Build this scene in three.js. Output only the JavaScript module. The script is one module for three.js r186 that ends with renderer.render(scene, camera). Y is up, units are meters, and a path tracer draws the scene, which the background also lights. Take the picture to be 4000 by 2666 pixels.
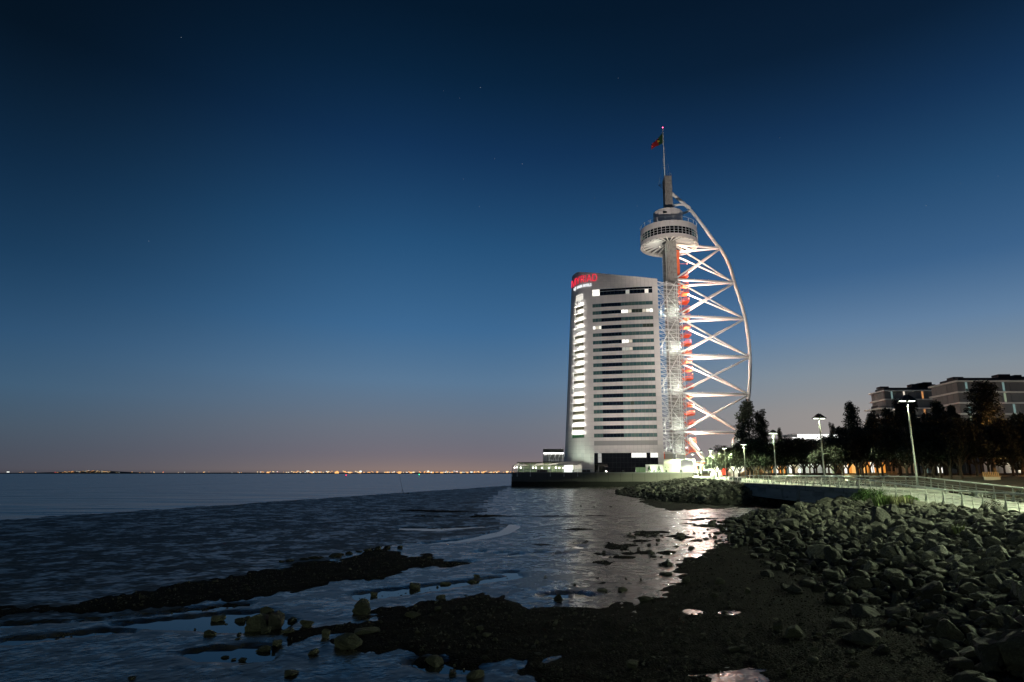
import * as THREE from 'three';
import { mergeGeometries } from 'three/addons/utils/BufferGeometryUtils.js';
import { TextGeometry } from 'three/addons/geometries/TextGeometry.js';
import { FontLoader } from 'three/addons/loaders/FontLoader.js';
import { RectAreaLightUniformsLib } from 'three/addons/lights/RectAreaLightUniformsLib.js';
RectAreaLightUniformsLib.init();

// ---------------------------------------------------------------- camera
const scene = new THREE.Scene();
const F = 2324, CX = 2190, CY = 1333, H = 4.3, TILT = Math.atan((1850 - CY) / F);
const camera = new THREE.PerspectiveCamera(2 * Math.atan(1333 / F) * 180 / Math.PI, 4000 / 2666, 0.1, 60000);
camera.position.set(0, H, 0);
camera.rotation.x = TILT;
camera.setViewOffset(4000, 2666, -190, 0, 4000, 2666);

// ---------------------------------------------------------------- sky (dusk air, no sun disc)
const lin = c => { c /= 255; return c <= 0.04045 ? c / 12.92 : Math.pow((c + 0.055) / 1.055, 2.4); };
const skyTable = {
  toward: [[0, 158, 146, 139], [5.2, 150, 146, 144], [8.6, 130, 143, 155], [12.4, 98, 128, 160], [17.3, 60, 98, 138], [24, 36, 74, 112], [30, 20, 50, 84], [36, 10, 31, 54], [45, 5, 20, 37], [90, 2, 10, 22]],
  across: [[0, 121, 111, 112], [1.7, 110, 107, 118], [4.35, 106, 114, 128], [8.4, 90, 120, 149], [13.4, 62, 105, 146], [21.5, 37, 80, 120], [30, 18, 50, 86], [36, 9, 35, 61], [41, 5, 25, 45], [60, 3, 14, 28], [90, 2, 9, 20]],
  away: [[0, 74, 74, 84], [3.2, 70, 86, 102], [6.2, 62, 92, 118], [10, 46, 81, 114], [15.7, 26, 59, 90], [22, 15, 41, 67], [30.8, 5, 20, 35], [45, 3, 12, 23], [90, 2, 8, 18]],
};
function profile(t, e) {
  e = Math.max(0, e);
  for (let i = 1; i < t.length; i++) if (e <= t[i][0]) {
    const k = (e - t[i - 1][0]) / (t[i][0] - t[i - 1][0]), s = k;
    return [1, 2, 3].map(j => lin(t[i - 1][j] + (t[i][j] - t[i - 1][j]) * s));
  }
  return t[t.length - 1].slice(1).map(lin);
}
{
  const w = 1024, h = 512, d = new Float32Array(w * h * 4);
  for (let j = 0; j < h; j++) for (let i = 0; i < w; i++) {
    const e = ((j + 0.5) / h - 0.5) * 180, az = ((i + 0.5) / w - 0.5) * 2 * Math.PI;     // direction (cos az, ., sin az)
    const bearing = Math.atan2(Math.cos(az), -Math.sin(az)) * 180 / Math.PI;              // 0 = along -z, + to the right
    let off = Math.abs(bearing - 42); if (off > 180) off = 360 - off;
    const a = profile(skyTable.toward, e), b = profile(skyTable.across, e), c = profile(skyTable.away, e);
    const k1 = Math.min(1, Math.max(0, (off - 14) / 36)), k2 = Math.min(1, Math.max(0, (off - 56) / 34));
    const s1 = k1 * k1 * (3 - 2 * k1), s2 = k2 * k2 * (3 - 2 * k2);
    const glow = Math.exp(-Math.max(0, e) / 1.1) * Math.exp(-Math.pow((bearing + 11) / 13, 2));   // town light in the air over the far shore
    const o = (j * w + i) * 4, g = [0.1, 0.042, 0.008];
    for (let q = 0; q < 3; q++) {
      let v = a[q] + (b[q] - a[q]) * s1; v += (c[q] - v) * s2;
      d[o + q] = e < -1 ? v * 0.3 : v + g[q] * glow;
    }
    d[o + 3] = 1;
  }
  const t = new THREE.DataTexture(d, w, h, THREE.RGBAFormat, THREE.FloatType);
  t.mapping = THREE.EquirectangularReflectionMapping; t.magFilter = THREE.LinearFilter; t.minFilter = THREE.LinearFilter; t.needsUpdate = true;
  scene.background = t; scene.environment = t;
}
const renderer = new THREE.WebGLRenderer({ antialias: true });
renderer.toneMapping = THREE.LinearToneMapping;
renderer.toneMappingExposure = 1;
renderer.shadowMap.enabled = true;

// ---------------------------------------------------------------- helpers
const V = (x, y, z) => new THREE.Vector3(x, y, z);
function ray(u, v) {
  const dx = (u - CX) / F, dy = (CY - v) / F, c = Math.cos(TILT), s = Math.sin(TILT);
  return V(dx, dy * c + s, -(c - dy * s));
}
const atDepth = (u, v, z) => { const r = ray(u, v), k = z / r.z; return V(r.x * k, H + r.y * k, z); };
const onGround = (u, v, y = 0) => { const r = ray(u, v), k = (y - H) / r.y; return V(r.x * k, y, r.z * k); };
function project(p) {
  const c = Math.cos(TILT), s = Math.sin(TILT), y = p.y - H, z = -p.z;
  const f = z * c + y * s, up = y * c - z * s;
  return [CX + F * p.x / f, CY - F * up / f];
}
function rngOf(seed) { let a = seed >>> 0; return () => { a = (a + 0x6D2B79F5) | 0; let t = Math.imul(a ^ (a >>> 15), 1 | a); t = (t + Math.imul(t ^ (t >>> 7), 61 | t)) ^ t; return ((t ^ (t >>> 14)) >>> 0) / 4294967296; }; }
const clamp = (x, a, b) => Math.min(b, Math.max(a, x));
const smooth = (a, b, x) => { const k = clamp((x - a) / (b - a), 0, 1); return k * k * (3 - 2 * k); };
const lerp = (a, b, k) => a + (b - a) * k;
function table(t, x) { if (x <= t[0][0]) return t[0][1]; for (let i = 1; i < t.length; i++) if (x <= t[i][0]) return lerp(t[i - 1][1], t[i][1], (x - t[i - 1][0]) / (t[i][0] - t[i - 1][0])); return t[t.length - 1][1]; }
function hash(i, j, s) { let h = Math.imul(i, 374761393) + Math.imul(j, 668265263) + Math.imul(s, 974634533); h = Math.imul(h ^ (h >>> 13), 1274126177); return ((h ^ (h >>> 16)) >>> 0) / 4294967296; }
function noise(x, y, s = 0, period = 0) {
  const i = Math.floor(x), j = Math.floor(y), fx = x - i, fy = y - j, w = k => period ? ((k % period) + period) % period : k;
  const a = hash(w(i), w(j), s), b = hash(w(i + 1), w(j), s), c = hash(w(i), w(j + 1), s), d = hash(w(i + 1), w(j + 1), s);
  const u = fx * fx * (3 - 2 * fx), v = fy * fy * (3 - 2 * fy);
  return lerp(lerp(a, b, u), lerp(c, d, u), v);
}
function fbm(x, y, s, oct = 4, period = 0) { let v = 0, a = 0.5, n = 0; for (let o = 0; o < oct; o++) { v += a * noise(x, y, s + o, period); n += a; x *= 2; y *= 2; period *= 2; a *= 0.5; } return v / n; }

const used = new Map();
function numbered(n) { const k = used.get(n) || 0; used.set(n, k + 1); return k ? `${n}_${String(k).padStart(3, '0')}` : n; }
function finish(o) { o.castShadow = true; o.receiveShadow = true; return o; }
function mesh(name, geo, mat, parent) {
  if (Array.isArray(geo)) geo = geo.length === 1 ? geo[0] : mergeGeometries(geo.map(g => { const q = g.index ? g.toNonIndexed() : g; for (const k of Object.keys(q.attributes)) if (!['position', 'normal', 'uv'].includes(k)) q.deleteAttribute(k); return q; }));
  const o = finish(new THREE.Mesh(geo, mat)); o.name = parent ? name : numbered(name); (parent || scene).add(o); return o;
}
function tag(o, label, category, group, kind) { o.userData.label = label; o.userData.category = category; if (group) o.userData.group = group; if (kind) o.userData.kind = kind; return o; }
function thing(name, label, category, at = V(0, 0, 0), turn = 0, group) {
  const o = new THREE.Group(); o.name = numbered(name); o.position.copy(at); o.rotation.y = turn; scene.add(o); return tag(o, label, category, group);
}
function structure(o) { o.userData.kind = 'structure'; return o; }
function copyOf(o, at, turn = 0, scale = 1, label) {
  const c = o.clone(); c.name = numbered(o.name.replace(/_\d{3}$/, '')); c.position.copy(at); c.rotation.y = turn; if (scale.isVector3) c.scale.copy(scale); else c.scale.setScalar(scale);
  c.userData = { ...o.userData }; if (label) c.userData.label = label; scene.add(c); return c;
}
function box(w, h, d, x = 0, y = 0, z = 0) { const g = new THREE.BoxGeometry(w, h, d); g.translate(x, y, z); return g; }
const UNIT_BAR = new THREE.CylinderGeometry(1, 1, 1, 6, 1), UNIT_TUBE = new THREE.CylinderGeometry(1, 1, 1, 16, 1), UNIT_BOX = new THREE.BoxGeometry(1, 1, 1);
function between(o, a, b, r) { o.position.copy(a).add(b).multiplyScalar(0.5); o.quaternion.setFromUnitVectors(V(0, 1, 0), b.clone().sub(a).normalize()); o.scale.set(r, a.distanceTo(b), r); return o; }
function barMesh(name, a, b, r, mat, parent, geo = UNIT_BAR) { return between(mesh(name, geo, mat, parent), a, b, r); }
function bar(a, b, r, seg = 6, r2 = r) {
  const g = new THREE.CylinderGeometry(r2, r, a.distanceTo(b), seg, 1);
  g.applyQuaternion(new THREE.Quaternion().setFromUnitVectors(V(0, 1, 0), b.clone().sub(a).normalize()));
  const m = a.clone().add(b).multiplyScalar(0.5); g.translate(m.x, m.y, m.z); return g;
}
function boxMesh(name, w, h, d, x, y, z, mat, parent) { const o = mesh(name, UNIT_BOX, mat, parent); o.scale.set(w, h, d); o.position.set(x, y, z); return o; }
// eight corners -> closed box; order: bottom (a b c d) then top (e f g h)
function hexa(p) {
  const g = new THREE.BufferGeometry(), f = [[0, 1, 5, 4], [1, 2, 6, 5], [2, 3, 7, 6], [3, 0, 4, 7], [4, 5, 6, 7], [3, 2, 1, 0]], pos = [], uv = [];
  for (const q of f) for (const [k, s, t] of [[0, 0, 0], [1, 1, 0], [2, 1, 1], [0, 0, 0], [2, 1, 1], [3, 0, 1]]) { const v = p[q[k]]; pos.push(v.x, v.y, v.z); uv.push(s, t); }
  g.setAttribute('position', new THREE.Float32BufferAttribute(pos, 3)); g.setAttribute('uv', new THREE.Float32BufferAttribute(uv, 2)); g.computeVertexNormals(); return g;
}
// prism: rectangle swept along a polyline of {p, width} is written as hexa pieces where needed
function tex(size, fn, srgb = false) {
  const d = new Uint8Array(size * size * 4);
  for (let j = 0; j < size; j++) for (let i = 0; i < size; i++) { const c = fn(i / size, j / size), o = (j * size + i) * 4; d[o] = clamp(c[0], 0, 1) * 255; d[o + 1] = clamp(c[1], 0, 1) * 255; d[o + 2] = clamp(c[2], 0, 1) * 255; d[o + 3] = 255; }
  const t = new THREE.DataTexture(d, size, size); t.wrapS = t.wrapT = THREE.RepeatWrapping; t.magFilter = THREE.LinearFilter; t.minFilter = THREE.LinearMipmapLinearFilter; t.generateMipmaps = true; if (srgb) t.colorSpace = THREE.SRGBColorSpace; t.needsUpdate = true; return t;
}
const rep = (t, x, y = x) => { const c = t.clone(); c.repeat.set(x, y); c.needsUpdate = true; return c; };
const grey = v => [v, v, v];
const C = (r, g, b) => new THREE.Color().setRGB(r, g, b);
const std = (r, g, b, rough = 0.7, more = {}) => new THREE.MeshStandardMaterial({ color: C(r, g, b), roughness: rough, ...more });
const glow = (r, g, b, k) => new THREE.MeshStandardMaterial({ color: C(0.02, 0.02, 0.02), emissive: C(r, g, b), emissiveIntensity: k, roughness: 0.6 });

// shared textures: every tile is computed, grain and relief only
const T_FINE = tex(512, (x, y) => grey(fbm(x * 16, y * 16, 11, 5, 16)));
const T_COARSE = tex(256, (x, y) => grey(smooth(0.25, 0.75, fbm(x * 6, y * 6, 31, 4, 6))));
const T_STREAK = tex(1024, (x, y) => grey(0.45 * Math.pow(noise(x * 34, y * 34, 171, 34), 1.3) + 0.35 * noise(x * 76, y * 76, 172, 76) + 0.2 * noise(x * 190, y * 190, 173, 190)));
const T_PEBBLE = tex(512, (x, y) => {
  let best = 9; const n = 40, X = x * n, Y = y * n, i = Math.floor(X), j = Math.floor(Y);
  for (let a = -1; a < 2; a++) for (let b = -1; b < 2; b++) { const p = ((i + a) % n + n) % n, q = ((j + b) % n + n) % n; const dx = i + a + hash(p, q, 5) - X, dy = j + b + hash(p, q, 6) - Y; best = Math.min(best, Math.sqrt(dx * dx + dy * dy) / (0.45 + 0.55 * hash(p, q, 7))); }
  return grey(1 - clamp(best, 0, 1));
});
const T_WET = tex(1024, (x, y) => grey(0.5 + 0.5 * smooth(0.32, 0.56, 0.36 * noise(x * 30, y * 30, 132, 30) + 0.36 * noise(x * 84, y * 84, 133, 84) + 0.28 * noise(x * 210, y * 210, 134, 210))));
const T_MOTTLE = tex(512, (x, y) => { const v = 0.55 + 0.6 * (fbm(x * 9, y * 9, 91, 5, 9) - 0.5), w = noise(x * 180, y * 180, 95, 180); return grey(v + 0.25 * (w - 0.5)); }, true);
const T_CONCRETE = tex(512, (x, y) => { const v = 0.82 + 0.28 * (fbm(x * 5, y * 5, 41, 5, 5) - 0.5) - 0.16 * smooth(0.6, 0.8, noise(x * 24, y * 4, 47, 0) * 0.5 + 0.5 * noise(x * 48, y * 3, 48, 48)); return grey(v); }, true);
const T_WAVE = tex(512, (x, y) => grey(0.5 * noise(x * 8, y * 8, 81, 8) + 0.3 * noise(x * 16, y * 16, 82, 16) + 0.2 * noise(x * 32, y * 32, 83, 32)));

// ================================================================ SETTING: river, mudflat, banks, promenade, park
// ---- heights
const toeNear = [[-62, 19], [-58, 17], [-52, 14.6], [-45, 13.2], [-35, 12], [-25, 10.6], [-20, 10.4], [-14, 9.2], [0, 8.6], [20, 8.5]];
const riseNear = [[-3, -0.6], [0, 0], [2, 0.4], [4.4, 0.8], [11, 1.95], [14, 2.05], [40, 2.1]];
const pathY = z => table([[-58, 2.85], [-44, 2.06], [-40, 2.0], [60, 2.0]], z);
const nearBank = (x, z) => Math.min(table(riseNear, x - table(toeNear, z)), pathY(z) - 0.12, (z + 63) * 0.42 - 0.2);
const toeFar = [[-200, 25], [-191, 24], [-175, 19.5], [-150, 15], [-124, 11.5], [-106, 13.9], [-94, 15.5], [-86, 20], [-82, 24]];
const edgeFar = [[-215, 46], [-196, 41.5], [-176, 37.7], [-150, 34.2], [-130, 31.8], [-100, 28], [-88, 27]];
const farBank = (x, z) => { const t = table(toeFar, z), e = table(edgeFar, z), k = (x - t) / (e - t); return Math.min(2.78 * (k < 0.25 ? k * 1.25 : 0.3125 + (k - 0.25) * 0.917), 2.78, (-84 - z) * 0.5); };
function parkY(x, z) {
  const rise = smooth(46, 64, x - Math.max(0, (-110 - z) * 0.12));
  let y = 2.88 + 1.0 * rise;
  if (z > -100) { const near = lerp(2.0, 2.88, smooth(-40, -58, z)); y = lerp(near, y, smooth(42, 52, x)); const dip = smooth(34.2, 37, x) * smooth(48, 42, x) * smooth(-92, -84, z); y = lerp(y, -0.2, dip); }
  return y;
}
// ---- outlines on the mud, read off the photograph and laid on the ground
const trace = (pts, y = 0.08) => pts.map(([u, v]) => { const p = onGround(u, v, y); return [p.x, p.z]; });
function inside(poly, x, z) {   // signed distance, + inside
  let d = 1e9, s = false;
  for (let i = 0, j = poly.length - 1; i < poly.length; j = i++) {
    const [ax, az] = poly[j], [bx, bz] = poly[i], ex = bx - ax, ez = bz - az, k = clamp(((x - ax) * ex + (z - az) * ez) / (ex * ex + ez * ez), 0, 1);
    d = Math.min(d, Math.hypot(x - ax - ex * k, z - az - ez * k));
    if ((az > z) !== (bz > z) && x < (bx - ax) * (z - az) / (bz - az) + ax) s = !s;
  }
  return s ? d : -d;
}
const shoreA = onGround(0, 2042, 0), shoreB = onGround(2000, 1900, 0), shoreDir = shoreB.clone().sub(shoreA).normalize();
const inland = (x, z) => (x - shoreA.x) * -shoreDir.z + (z - shoreA.z) * shoreDir.x;     // + on the mud side
const banks = [
  trace([[-900, 2400], [0, 2355], [300, 2333], [600, 2285], [900, 2235], [1100, 2196], [1300, 2162], [1400, 2140], [1500, 2136], [1650, 2148], [1790, 2170], [1850, 2188], [1850, 2206], [1700, 2240], [1400, 2292], [1200, 2326], [1000, 2355], [700, 2382], [400, 2415], [0, 2440], [-900, 2520]]),
  trace([[1030, 2520], [1060, 2470], [1150, 2432], [1300, 2402], [1380, 2382], [1500, 2352], [1700, 2326], [1850, 2306], [2000, 2312], [2150, 2346], [2300, 2352], [2430, 2330], [2530, 2262], [2570, 2180], [2660, 2135], [2820, 2095], [2900, 2060], [3300, 2060], [3900, 2300], [4300, 2800], [2300, 2900], [2100, 2690], [1920, 2610], [1500, 2578], [1100, 2570]]),
  trace([[2380, 1962], [2480, 1985], [2560, 2002], [2680, 2003], [2800, 1996], [2930, 1990], [3050, 1985], [3050, 1950], [2900, 1960], [2400, 1940]]),
  trace([[2395, 1926], [2450, 1934], [2560, 1942], [2640, 1944], [2640, 1920], [2500, 1905], [2440, 1912]]),
];
const ragged = trace([[2300, 2130], [2420, 2070], [2640, 2040], [2900, 2030], [2930, 2080], [2700, 2180], [2560, 2290], [2420, 2345], [2240, 2345], [2270, 2240]]);
const puddles = [[[2730, 2655], [2800, 2628], [2930, 2616], [2965, 2650], [2780, 2700]], [[2700, 2388], [2790, 2385], [2890, 2394], [2850, 2401], [2720, 2397]]].map(p => trace(p));
const bars = [[[2165, 2069], [2250, 2064], [2340, 2068], [2250, 2074]], [[1840, 2010], [1980, 2014], [2160, 2015], [2370, 2014], [2420, 2010], [2370, 2018], [2100, 2021], [1960, 2020], [1840, 2022]], [[1500, 1993], [1600, 1990], [1860, 2000], [1700, 2003]], [[1560, 2016], [1650, 2013], [1800, 2017], [1700, 2022]], [[2000, 2128], [2090, 2122], [2170, 2130], [2080, 2134]],
  [[2560, 2100], [2640, 2090], [2720, 2098], [2660, 2108]], [[2480, 2108], [2560, 2112], [2520, 2122], [2440, 2116]], [[2540, 2160], [2600, 2150], [2660, 2158], [2600, 2170]], [[2390, 2130], [2450, 2122], [2520, 2132], [2440, 2140]], [[2720, 2060], [2800, 2050], [2900, 2046], [2820, 2066]], [[2760, 2084], [2840, 2074], [2900, 2078], [2820, 2092]], [[2420, 2160], [2470, 2156], [2500, 2164], [2450, 2172]], [[2640, 2030], [2760, 2022], [2840, 2026], [2720, 2036]]].map(p => trace(p));
const poolOutlines = [
  [[430, 2450], [620, 2428], [900, 2402], [1040, 2395], [1150, 2440], [1080, 2490], [900, 2480], [740, 2470], [600, 2466]],
  [[0, 2510], [180, 2494], [420, 2470], [520, 2478], [260, 2500], [0, 2530]], [[0, 2446], [200, 2436], [480, 2420], [700, 2392], [980, 2362], [1000, 2370], [700, 2404], [300, 2438], [0, 2458]],
  [[700, 2560], [800, 2545], [960, 2535], [1080, 2540], [1060, 2590], [900, 2600], [780, 2590]], [[1380, 2328], [1560, 2306], [1760, 2284], [2010, 2252], [2060, 2258], [1800, 2296], [1560, 2334], [1400, 2352]],
  [[1560, 2600], [1700, 2590], [1840, 2600], [1900, 2640], [1720, 2640]], [[1640, 2130], [1800, 2112], [1950, 2080], [2000, 2050], [2030, 2060], [1960, 2095], [1800, 2122]],
  [[1848, 2160], [1890, 2157], [1882, 2164], [1850, 2164]], [[1932, 2166], [1975, 2162], [1970, 2170], [1935, 2170]], [[1994, 2172], [2042, 2168], [2040, 2174], [1996, 2175]], [[2072, 2163], [2130, 2160], [2140, 2168], [2080, 2169]], [[2160, 2168], [2220, 2164], [2216, 2170], [2165, 2172]],
  [[1940, 2244], [2010, 2240], [2015, 2248], [1945, 2248]], [[2330, 2168], [2400, 2164], [2420, 2180], [2360, 2184]], [[2245, 2122], [2285, 2120], [2285, 2126], [2250, 2127]], [[2245, 2138], [2280, 2140], [2275, 2146], [2245, 2142]], [[1700, 2210], [1830, 2196], [1870, 2200], [1740, 2222]], [[2080, 2330], [2240, 2322], [2330, 2334], [2200, 2344]],
  [[1550, 2064], [1700, 2068], [1880, 2058], [1900, 2062], [1700, 2078], [1560, 2072]], [[900, 2268], [1100, 2232], [1240, 2210], [1300, 2200], [1260, 2222], [1060, 2252], [920, 2276]],
].map(p => trace(p, 0));
const bbox = p => p.reduce((b, [x, z]) => [Math.min(b[0], x), Math.max(b[1], x), Math.min(b[2], z), Math.max(b[3], z)], [1e9, -1e9, 1e9, -1e9]);
const boxed = list => list.map(p => ({ p, b: bbox(p) }));
const PUDDLES = boxed(puddles), POOLS = boxed(poolOutlines), BARS = boxed(bars), BANKS = boxed(banks);
const depthIn = (list, x, z, m) => { let v = -1e9; for (const { p, b } of list) if (x > b[0] - m && x < b[1] + m && z > b[2] - m && z < b[3] + m) v = Math.max(v, inside(p, x, z)); return v; };
function mudY(x, z) {
  const i = inland(x, z), w = clamp(-z / 60, 0.3, 2.5);
  let y = 0.075 * smooth(-3, 9, i) - 0.5 * smooth(0, -40, i);
  y += 0.012 * (fbm(x / (1.6 * w), z / (0.9 * w), 3, 4) - 0.5) + 0.02 * (fbm(x / 23, z / 19, 8, 3) - 0.5);
  y += 0.012 * (noise(x * 1.6 / w, z * 3.2 / w, 21) - 0.5);
  const k = depthIn(POOLS, x, z, 3 * w) + 0.9 * w * (fbm(x / (1.4 * w), z / (0.9 * w), 44, 3) - 0.5);
  y -= 0.13 * smooth(-0.5 * w, 0.35 * w, k);
  return y;
}
function gravelY(x, z) {
  const w = clamp(-z / 30, 0.5, 4), n = fbm(x / (1.8 * w), z / (1.1 * w), 14, 4) - 0.5;
  const k = depthIn(BANKS, x, z, 6 * w) + 2.0 * w * n + 1.6 * w * (fbm(x / (0.6 * w), z / (0.5 * w), 15, 3) - 0.5), q = depthIn(BARS, x, z, 3 * w) + 1.2 * w * n;
  const rag = inside(ragged, x, z), patch = rag > -2 ? 0.16 * smooth(0.56, 0.66, fbm(x / 1.5, z / 1.9, 141, 4)) * smooth(-2, 2, rag) - 0.035 : -1;
  const lift = Math.max(patch, 0.15 * smooth(-0.9 * w, 2.2 * w, k) - 0.03, 0.17 * smooth(-0.7 * w, 0.5 * w, q) - 0.04);
  const hole = depthIn(PUDDLES, x, z, 2) + 2.2 * n, worn = 0.045 * smooth(0.57, 0.66, fbm(x / 2.1, z / 1.5, 151, 4)) * smooth(3.2, 0.6, k);
  return lift - 0.22 * smooth(-0.2, 0.6, hole) - worn + 0.08 * (fbm(x * 1.1, z * 1.1, 17, 4) - 0.5) + 0.05 * (noise(x * 5, z * 5, 19) - 0.5) * smooth(0.02, 0.12, lift);
}
function fan(d0, d1, rows, s0, s1, cols, height, keep, cell) {   // a sheet that is finer near the camera's side of the beach
  const pos = [], uv = [], idx = [], ys = [];
  for (let j = 0; j <= rows; j++) { const d = d0 * Math.pow(d1 / d0, j / rows); for (let i = 0; i <= cols; i++) { const x = lerp(s0, s1, i / cols) * (d + 3), z = -d, y = height(x, z); pos.push(x, y, z); uv.push(0.83 * x + 0.56 * z, 0.83 * z - 0.56 * x); ys.push(y); } }
  for (let j = 0; j < rows; j++) for (let i = 0; i < cols; i++) {
    const a = j * (cols + 1) + i, b = a + 1, c = a + cols + 1, e = c + 1;
    if (keep && ![a, b, c, e].some(k => keep(pos[k * 3], ys[k], pos[k * 3 + 2]))) continue;
    if (cell && !cell((pos[a * 3] + pos[e * 3]) / 2, (pos[a * 3 + 2] + pos[e * 3 + 2]) / 2)) continue;
    idx.push(a, b, e, a, e, c);
  }
  const g = new THREE.BufferGeometry(); g.setAttribute('position', new THREE.Float32BufferAttribute(pos, 3)); g.setAttribute('uv', new THREE.Float32BufferAttribute(uv, 2)); g.setIndex(idx); g.computeVertexNormals(); return g;
}
function sheet(x0, x1, nx, z0, z1, nz, height, keep) {
  const pos = [], uv = [], idx = [];
  for (let j = 0; j <= nz; j++) for (let i = 0; i <= nx; i++) { const x = lerp(x0, x1, i / nx), z = lerp(z0, z1, j / nz); pos.push(x, height(x, z), z); uv.push(x, z); }
  for (let j = 0; j < nz; j++) for (let i = 0; i < nx; i++) {
    const a = j * (nx + 1) + i, b = a + 1, c = a + nx + 1, e = c + 1;
    if (keep && !keep((pos[a * 3] + pos[e * 3]) / 2, (pos[a * 3 + 2] + pos[e * 3 + 2]) / 2)) continue;
    idx.push(a, b, e, a, e, c);
  }
  const g = new THREE.BufferGeometry(); g.setAttribute('position', new THREE.Float32BufferAttribute(pos, 3)); g.setAttribute('uv', new THREE.Float32BufferAttribute(uv, 2)); g.setIndex(idx); g.computeVertexNormals(); return g;
}
const M = {
  water: new THREE.MeshPhysicalMaterial({ color: C(0.01, 0.024, 0.04), roughness: 0.2, bumpMap: rep(T_WAVE, 1 / 160, 1 / 26), bumpScale: 0.6, ior: 1.33 }),
  pool: new THREE.MeshPhysicalMaterial({ color: C(0.008, 0.01, 0.012), roughness: 0.03, ior: 1.33 }),
  mud: new THREE.MeshPhysicalMaterial({ color: C(0.05, 0.048, 0.044), map: rep(T_MOTTLE, 1 / 11), roughness: 0.58, roughnessMap: rep(T_WET, 1 / 37, 1 / 34), bumpMap: rep(T_STREAK, 1 / 19, 1 / 17), bumpScale: 0.12, ior: 1.36 }),
  wetMud: new THREE.MeshPhysicalMaterial({ color: C(0.085, 0.075, 0.064), map: rep(T_MOTTLE, 1 / 9), roughness: 0.33, roughnessMap: rep(T_WET, 1 / 23, 1 / 21), bumpMap: rep(T_STREAK, 1 / 13, 1 / 14), bumpScale: 0.03, ior: 1.36 }),
  gravel: new THREE.MeshPhysicalMaterial({ color: C(0.0095, 0.009, 0.0075), roughness: 1, specularIntensity: 0.15, map: rep(T_MOTTLE, 1 / 5), bumpMap: rep(T_PEBBLE, 1 / 2.4), bumpScale: 0.035 }),
  soil: std(0.03, 0.03, 0.024, 0.95, { bumpMap: rep(T_PEBBLE, 1 / 6), bumpScale: 0.06 }),
  rock: std(0.30, 0.295, 0.255, 0.88, { map: rep(T_MOTTLE, 1.2), bumpMap: rep(T_FINE, 2), bumpScale: 0.02 }),
  wetRock: std(0.05, 0.052, 0.042, 0.82, { map: rep(T_MOTTLE, 1.2), bumpMap: rep(T_FINE, 2), bumpScale: 0.02 }),
  paving: std(0.33, 0.33, 0.31, 0.8, { map: rep(T_CONCRETE, 1 / 6), bumpMap: rep(T_FINE, 1 / 2), bumpScale: 0.003 }),
  earth: std(0.12, 0.085, 0.05, 0.95, { map: rep(T_MOTTLE, 1 / 7), bumpMap: rep(T_FINE, 1 / 3), bumpScale: 0.05 }),
  concrete: std(0.33, 0.325, 0.30, 0.85, { map: rep(T_CONCRETE, 0.25), bumpMap: rep(T_FINE, 0.6), bumpScale: 0.006 }),
  darkConcrete: std(0.035, 0.036, 0.03, 0.8, { map: rep(T_MOTTLE, 0.2), bumpMap: rep(T_FINE, 1), bumpScale: 0.02 }),
  quayWall: std(0.24, 0.225, 0.205, 0.85, { map: rep(T_CONCRETE, 0.12), bumpMap: rep(T_FINE, 0.4), bumpScale: 0.01 }),
  steel: std(0.45, 0.46, 0.45, 0.35, { metalness: 0.6 }),
  white: std(0.78, 0.78, 0.76, 0.45),
  cladding: std(0.66, 0.64, 0.615, 0.5),
  claddingB: std(0.62, 0.605, 0.585, 0.5),
  gap: std(0.22, 0.215, 0.21, 0.9),
  tealGlass: new THREE.MeshPhysicalMaterial({ color: C(0.045, 0.105, 0.11), roughness: 0.16, ior: 1.5 }),
  darkGlass: new THREE.MeshPhysicalMaterial({ color: C(0.004, 0.008, 0.014), roughness: 0.06, ior: 1.5 }),
  lobbyGlass: new THREE.MeshPhysicalMaterial({ color: C(0.006, 0.008, 0.009), roughness: 0.025, ior: 1.52 }),
  orange: std(0.85, 0.17, 0.065, 0.5),
  blackPaint: std(0.012, 0.012, 0.012, 0.6),
  darkMetal: std(0.03, 0.032, 0.03, 0.5, { metalness: 0.3 }),
  lampMetal: std(0.34, 0.35, 0.33, 0.45, { metalness: 0.2 }),
};
console.log('ground');
structure(mesh('river', sheet(-9000, 9000, 60, 60, -16000, 60, () => -0.012), M.water)).userData.label = 'calm blue river running to the far shore';
structure(mesh('tide_pool_water', sheet(-90, 40, 130, 0, -215, 215, () => 0.006, (x, z) => inland(x, z) > 7), M.pool));
const creek = trace([[-1500, 2560], [0, 2450], [700, 2390], [1180, 2220], [1500, 2140], [1700, 2118], [1900, 2086], [2000, 2052], [1900, 2020], [1880, 1990], [1930, 1940], [1990, 1905], [2100, 1895], [5000, 1895], [9000, 3400], [-3000, 3400]], 0);
const isWet = (x, z) => inside(creek, x, z) + 2.5 * (fbm(x / 4, z / 3, 66, 3) - 0.5) * clamp(-z / 40, 0.4, 2) > 0;
structure(mesh('rippled_mudflat', fan(2, 235, 330, -1.9, 1.1, 420, mudY, (x, y, z) => inland(x, z) > -14, (x, z) => !isWet(x, z)), M.mud));
structure(mesh('wet_mudflat', fan(2, 235, 330, -1.9, 1.1, 420, mudY, (x, y, z) => inland(x, z) > -14, isWet), M.wetMud));
structure(mesh('gravel_bank', fan(2, 235, 380, -1.5, 1.15, 440, gravelY, (x, y, z) => y > 0.0 && inland(x, z) > 6), M.gravel));
structure(mesh('seabed', sheet(-900, 900, 2, 60, -900, 2, () => -0.75), M.soil));
structure(mesh('near_embankment', sheet(8, 34.6, 54, 16, -64, 110, (x, z) => Math.max(nearBank(x, z), -0.4)), M.soil));
structure(mesh('viewpoint_quay', box(70, 3.4, 36, -10, 0.9, 22), M.paving));
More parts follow.
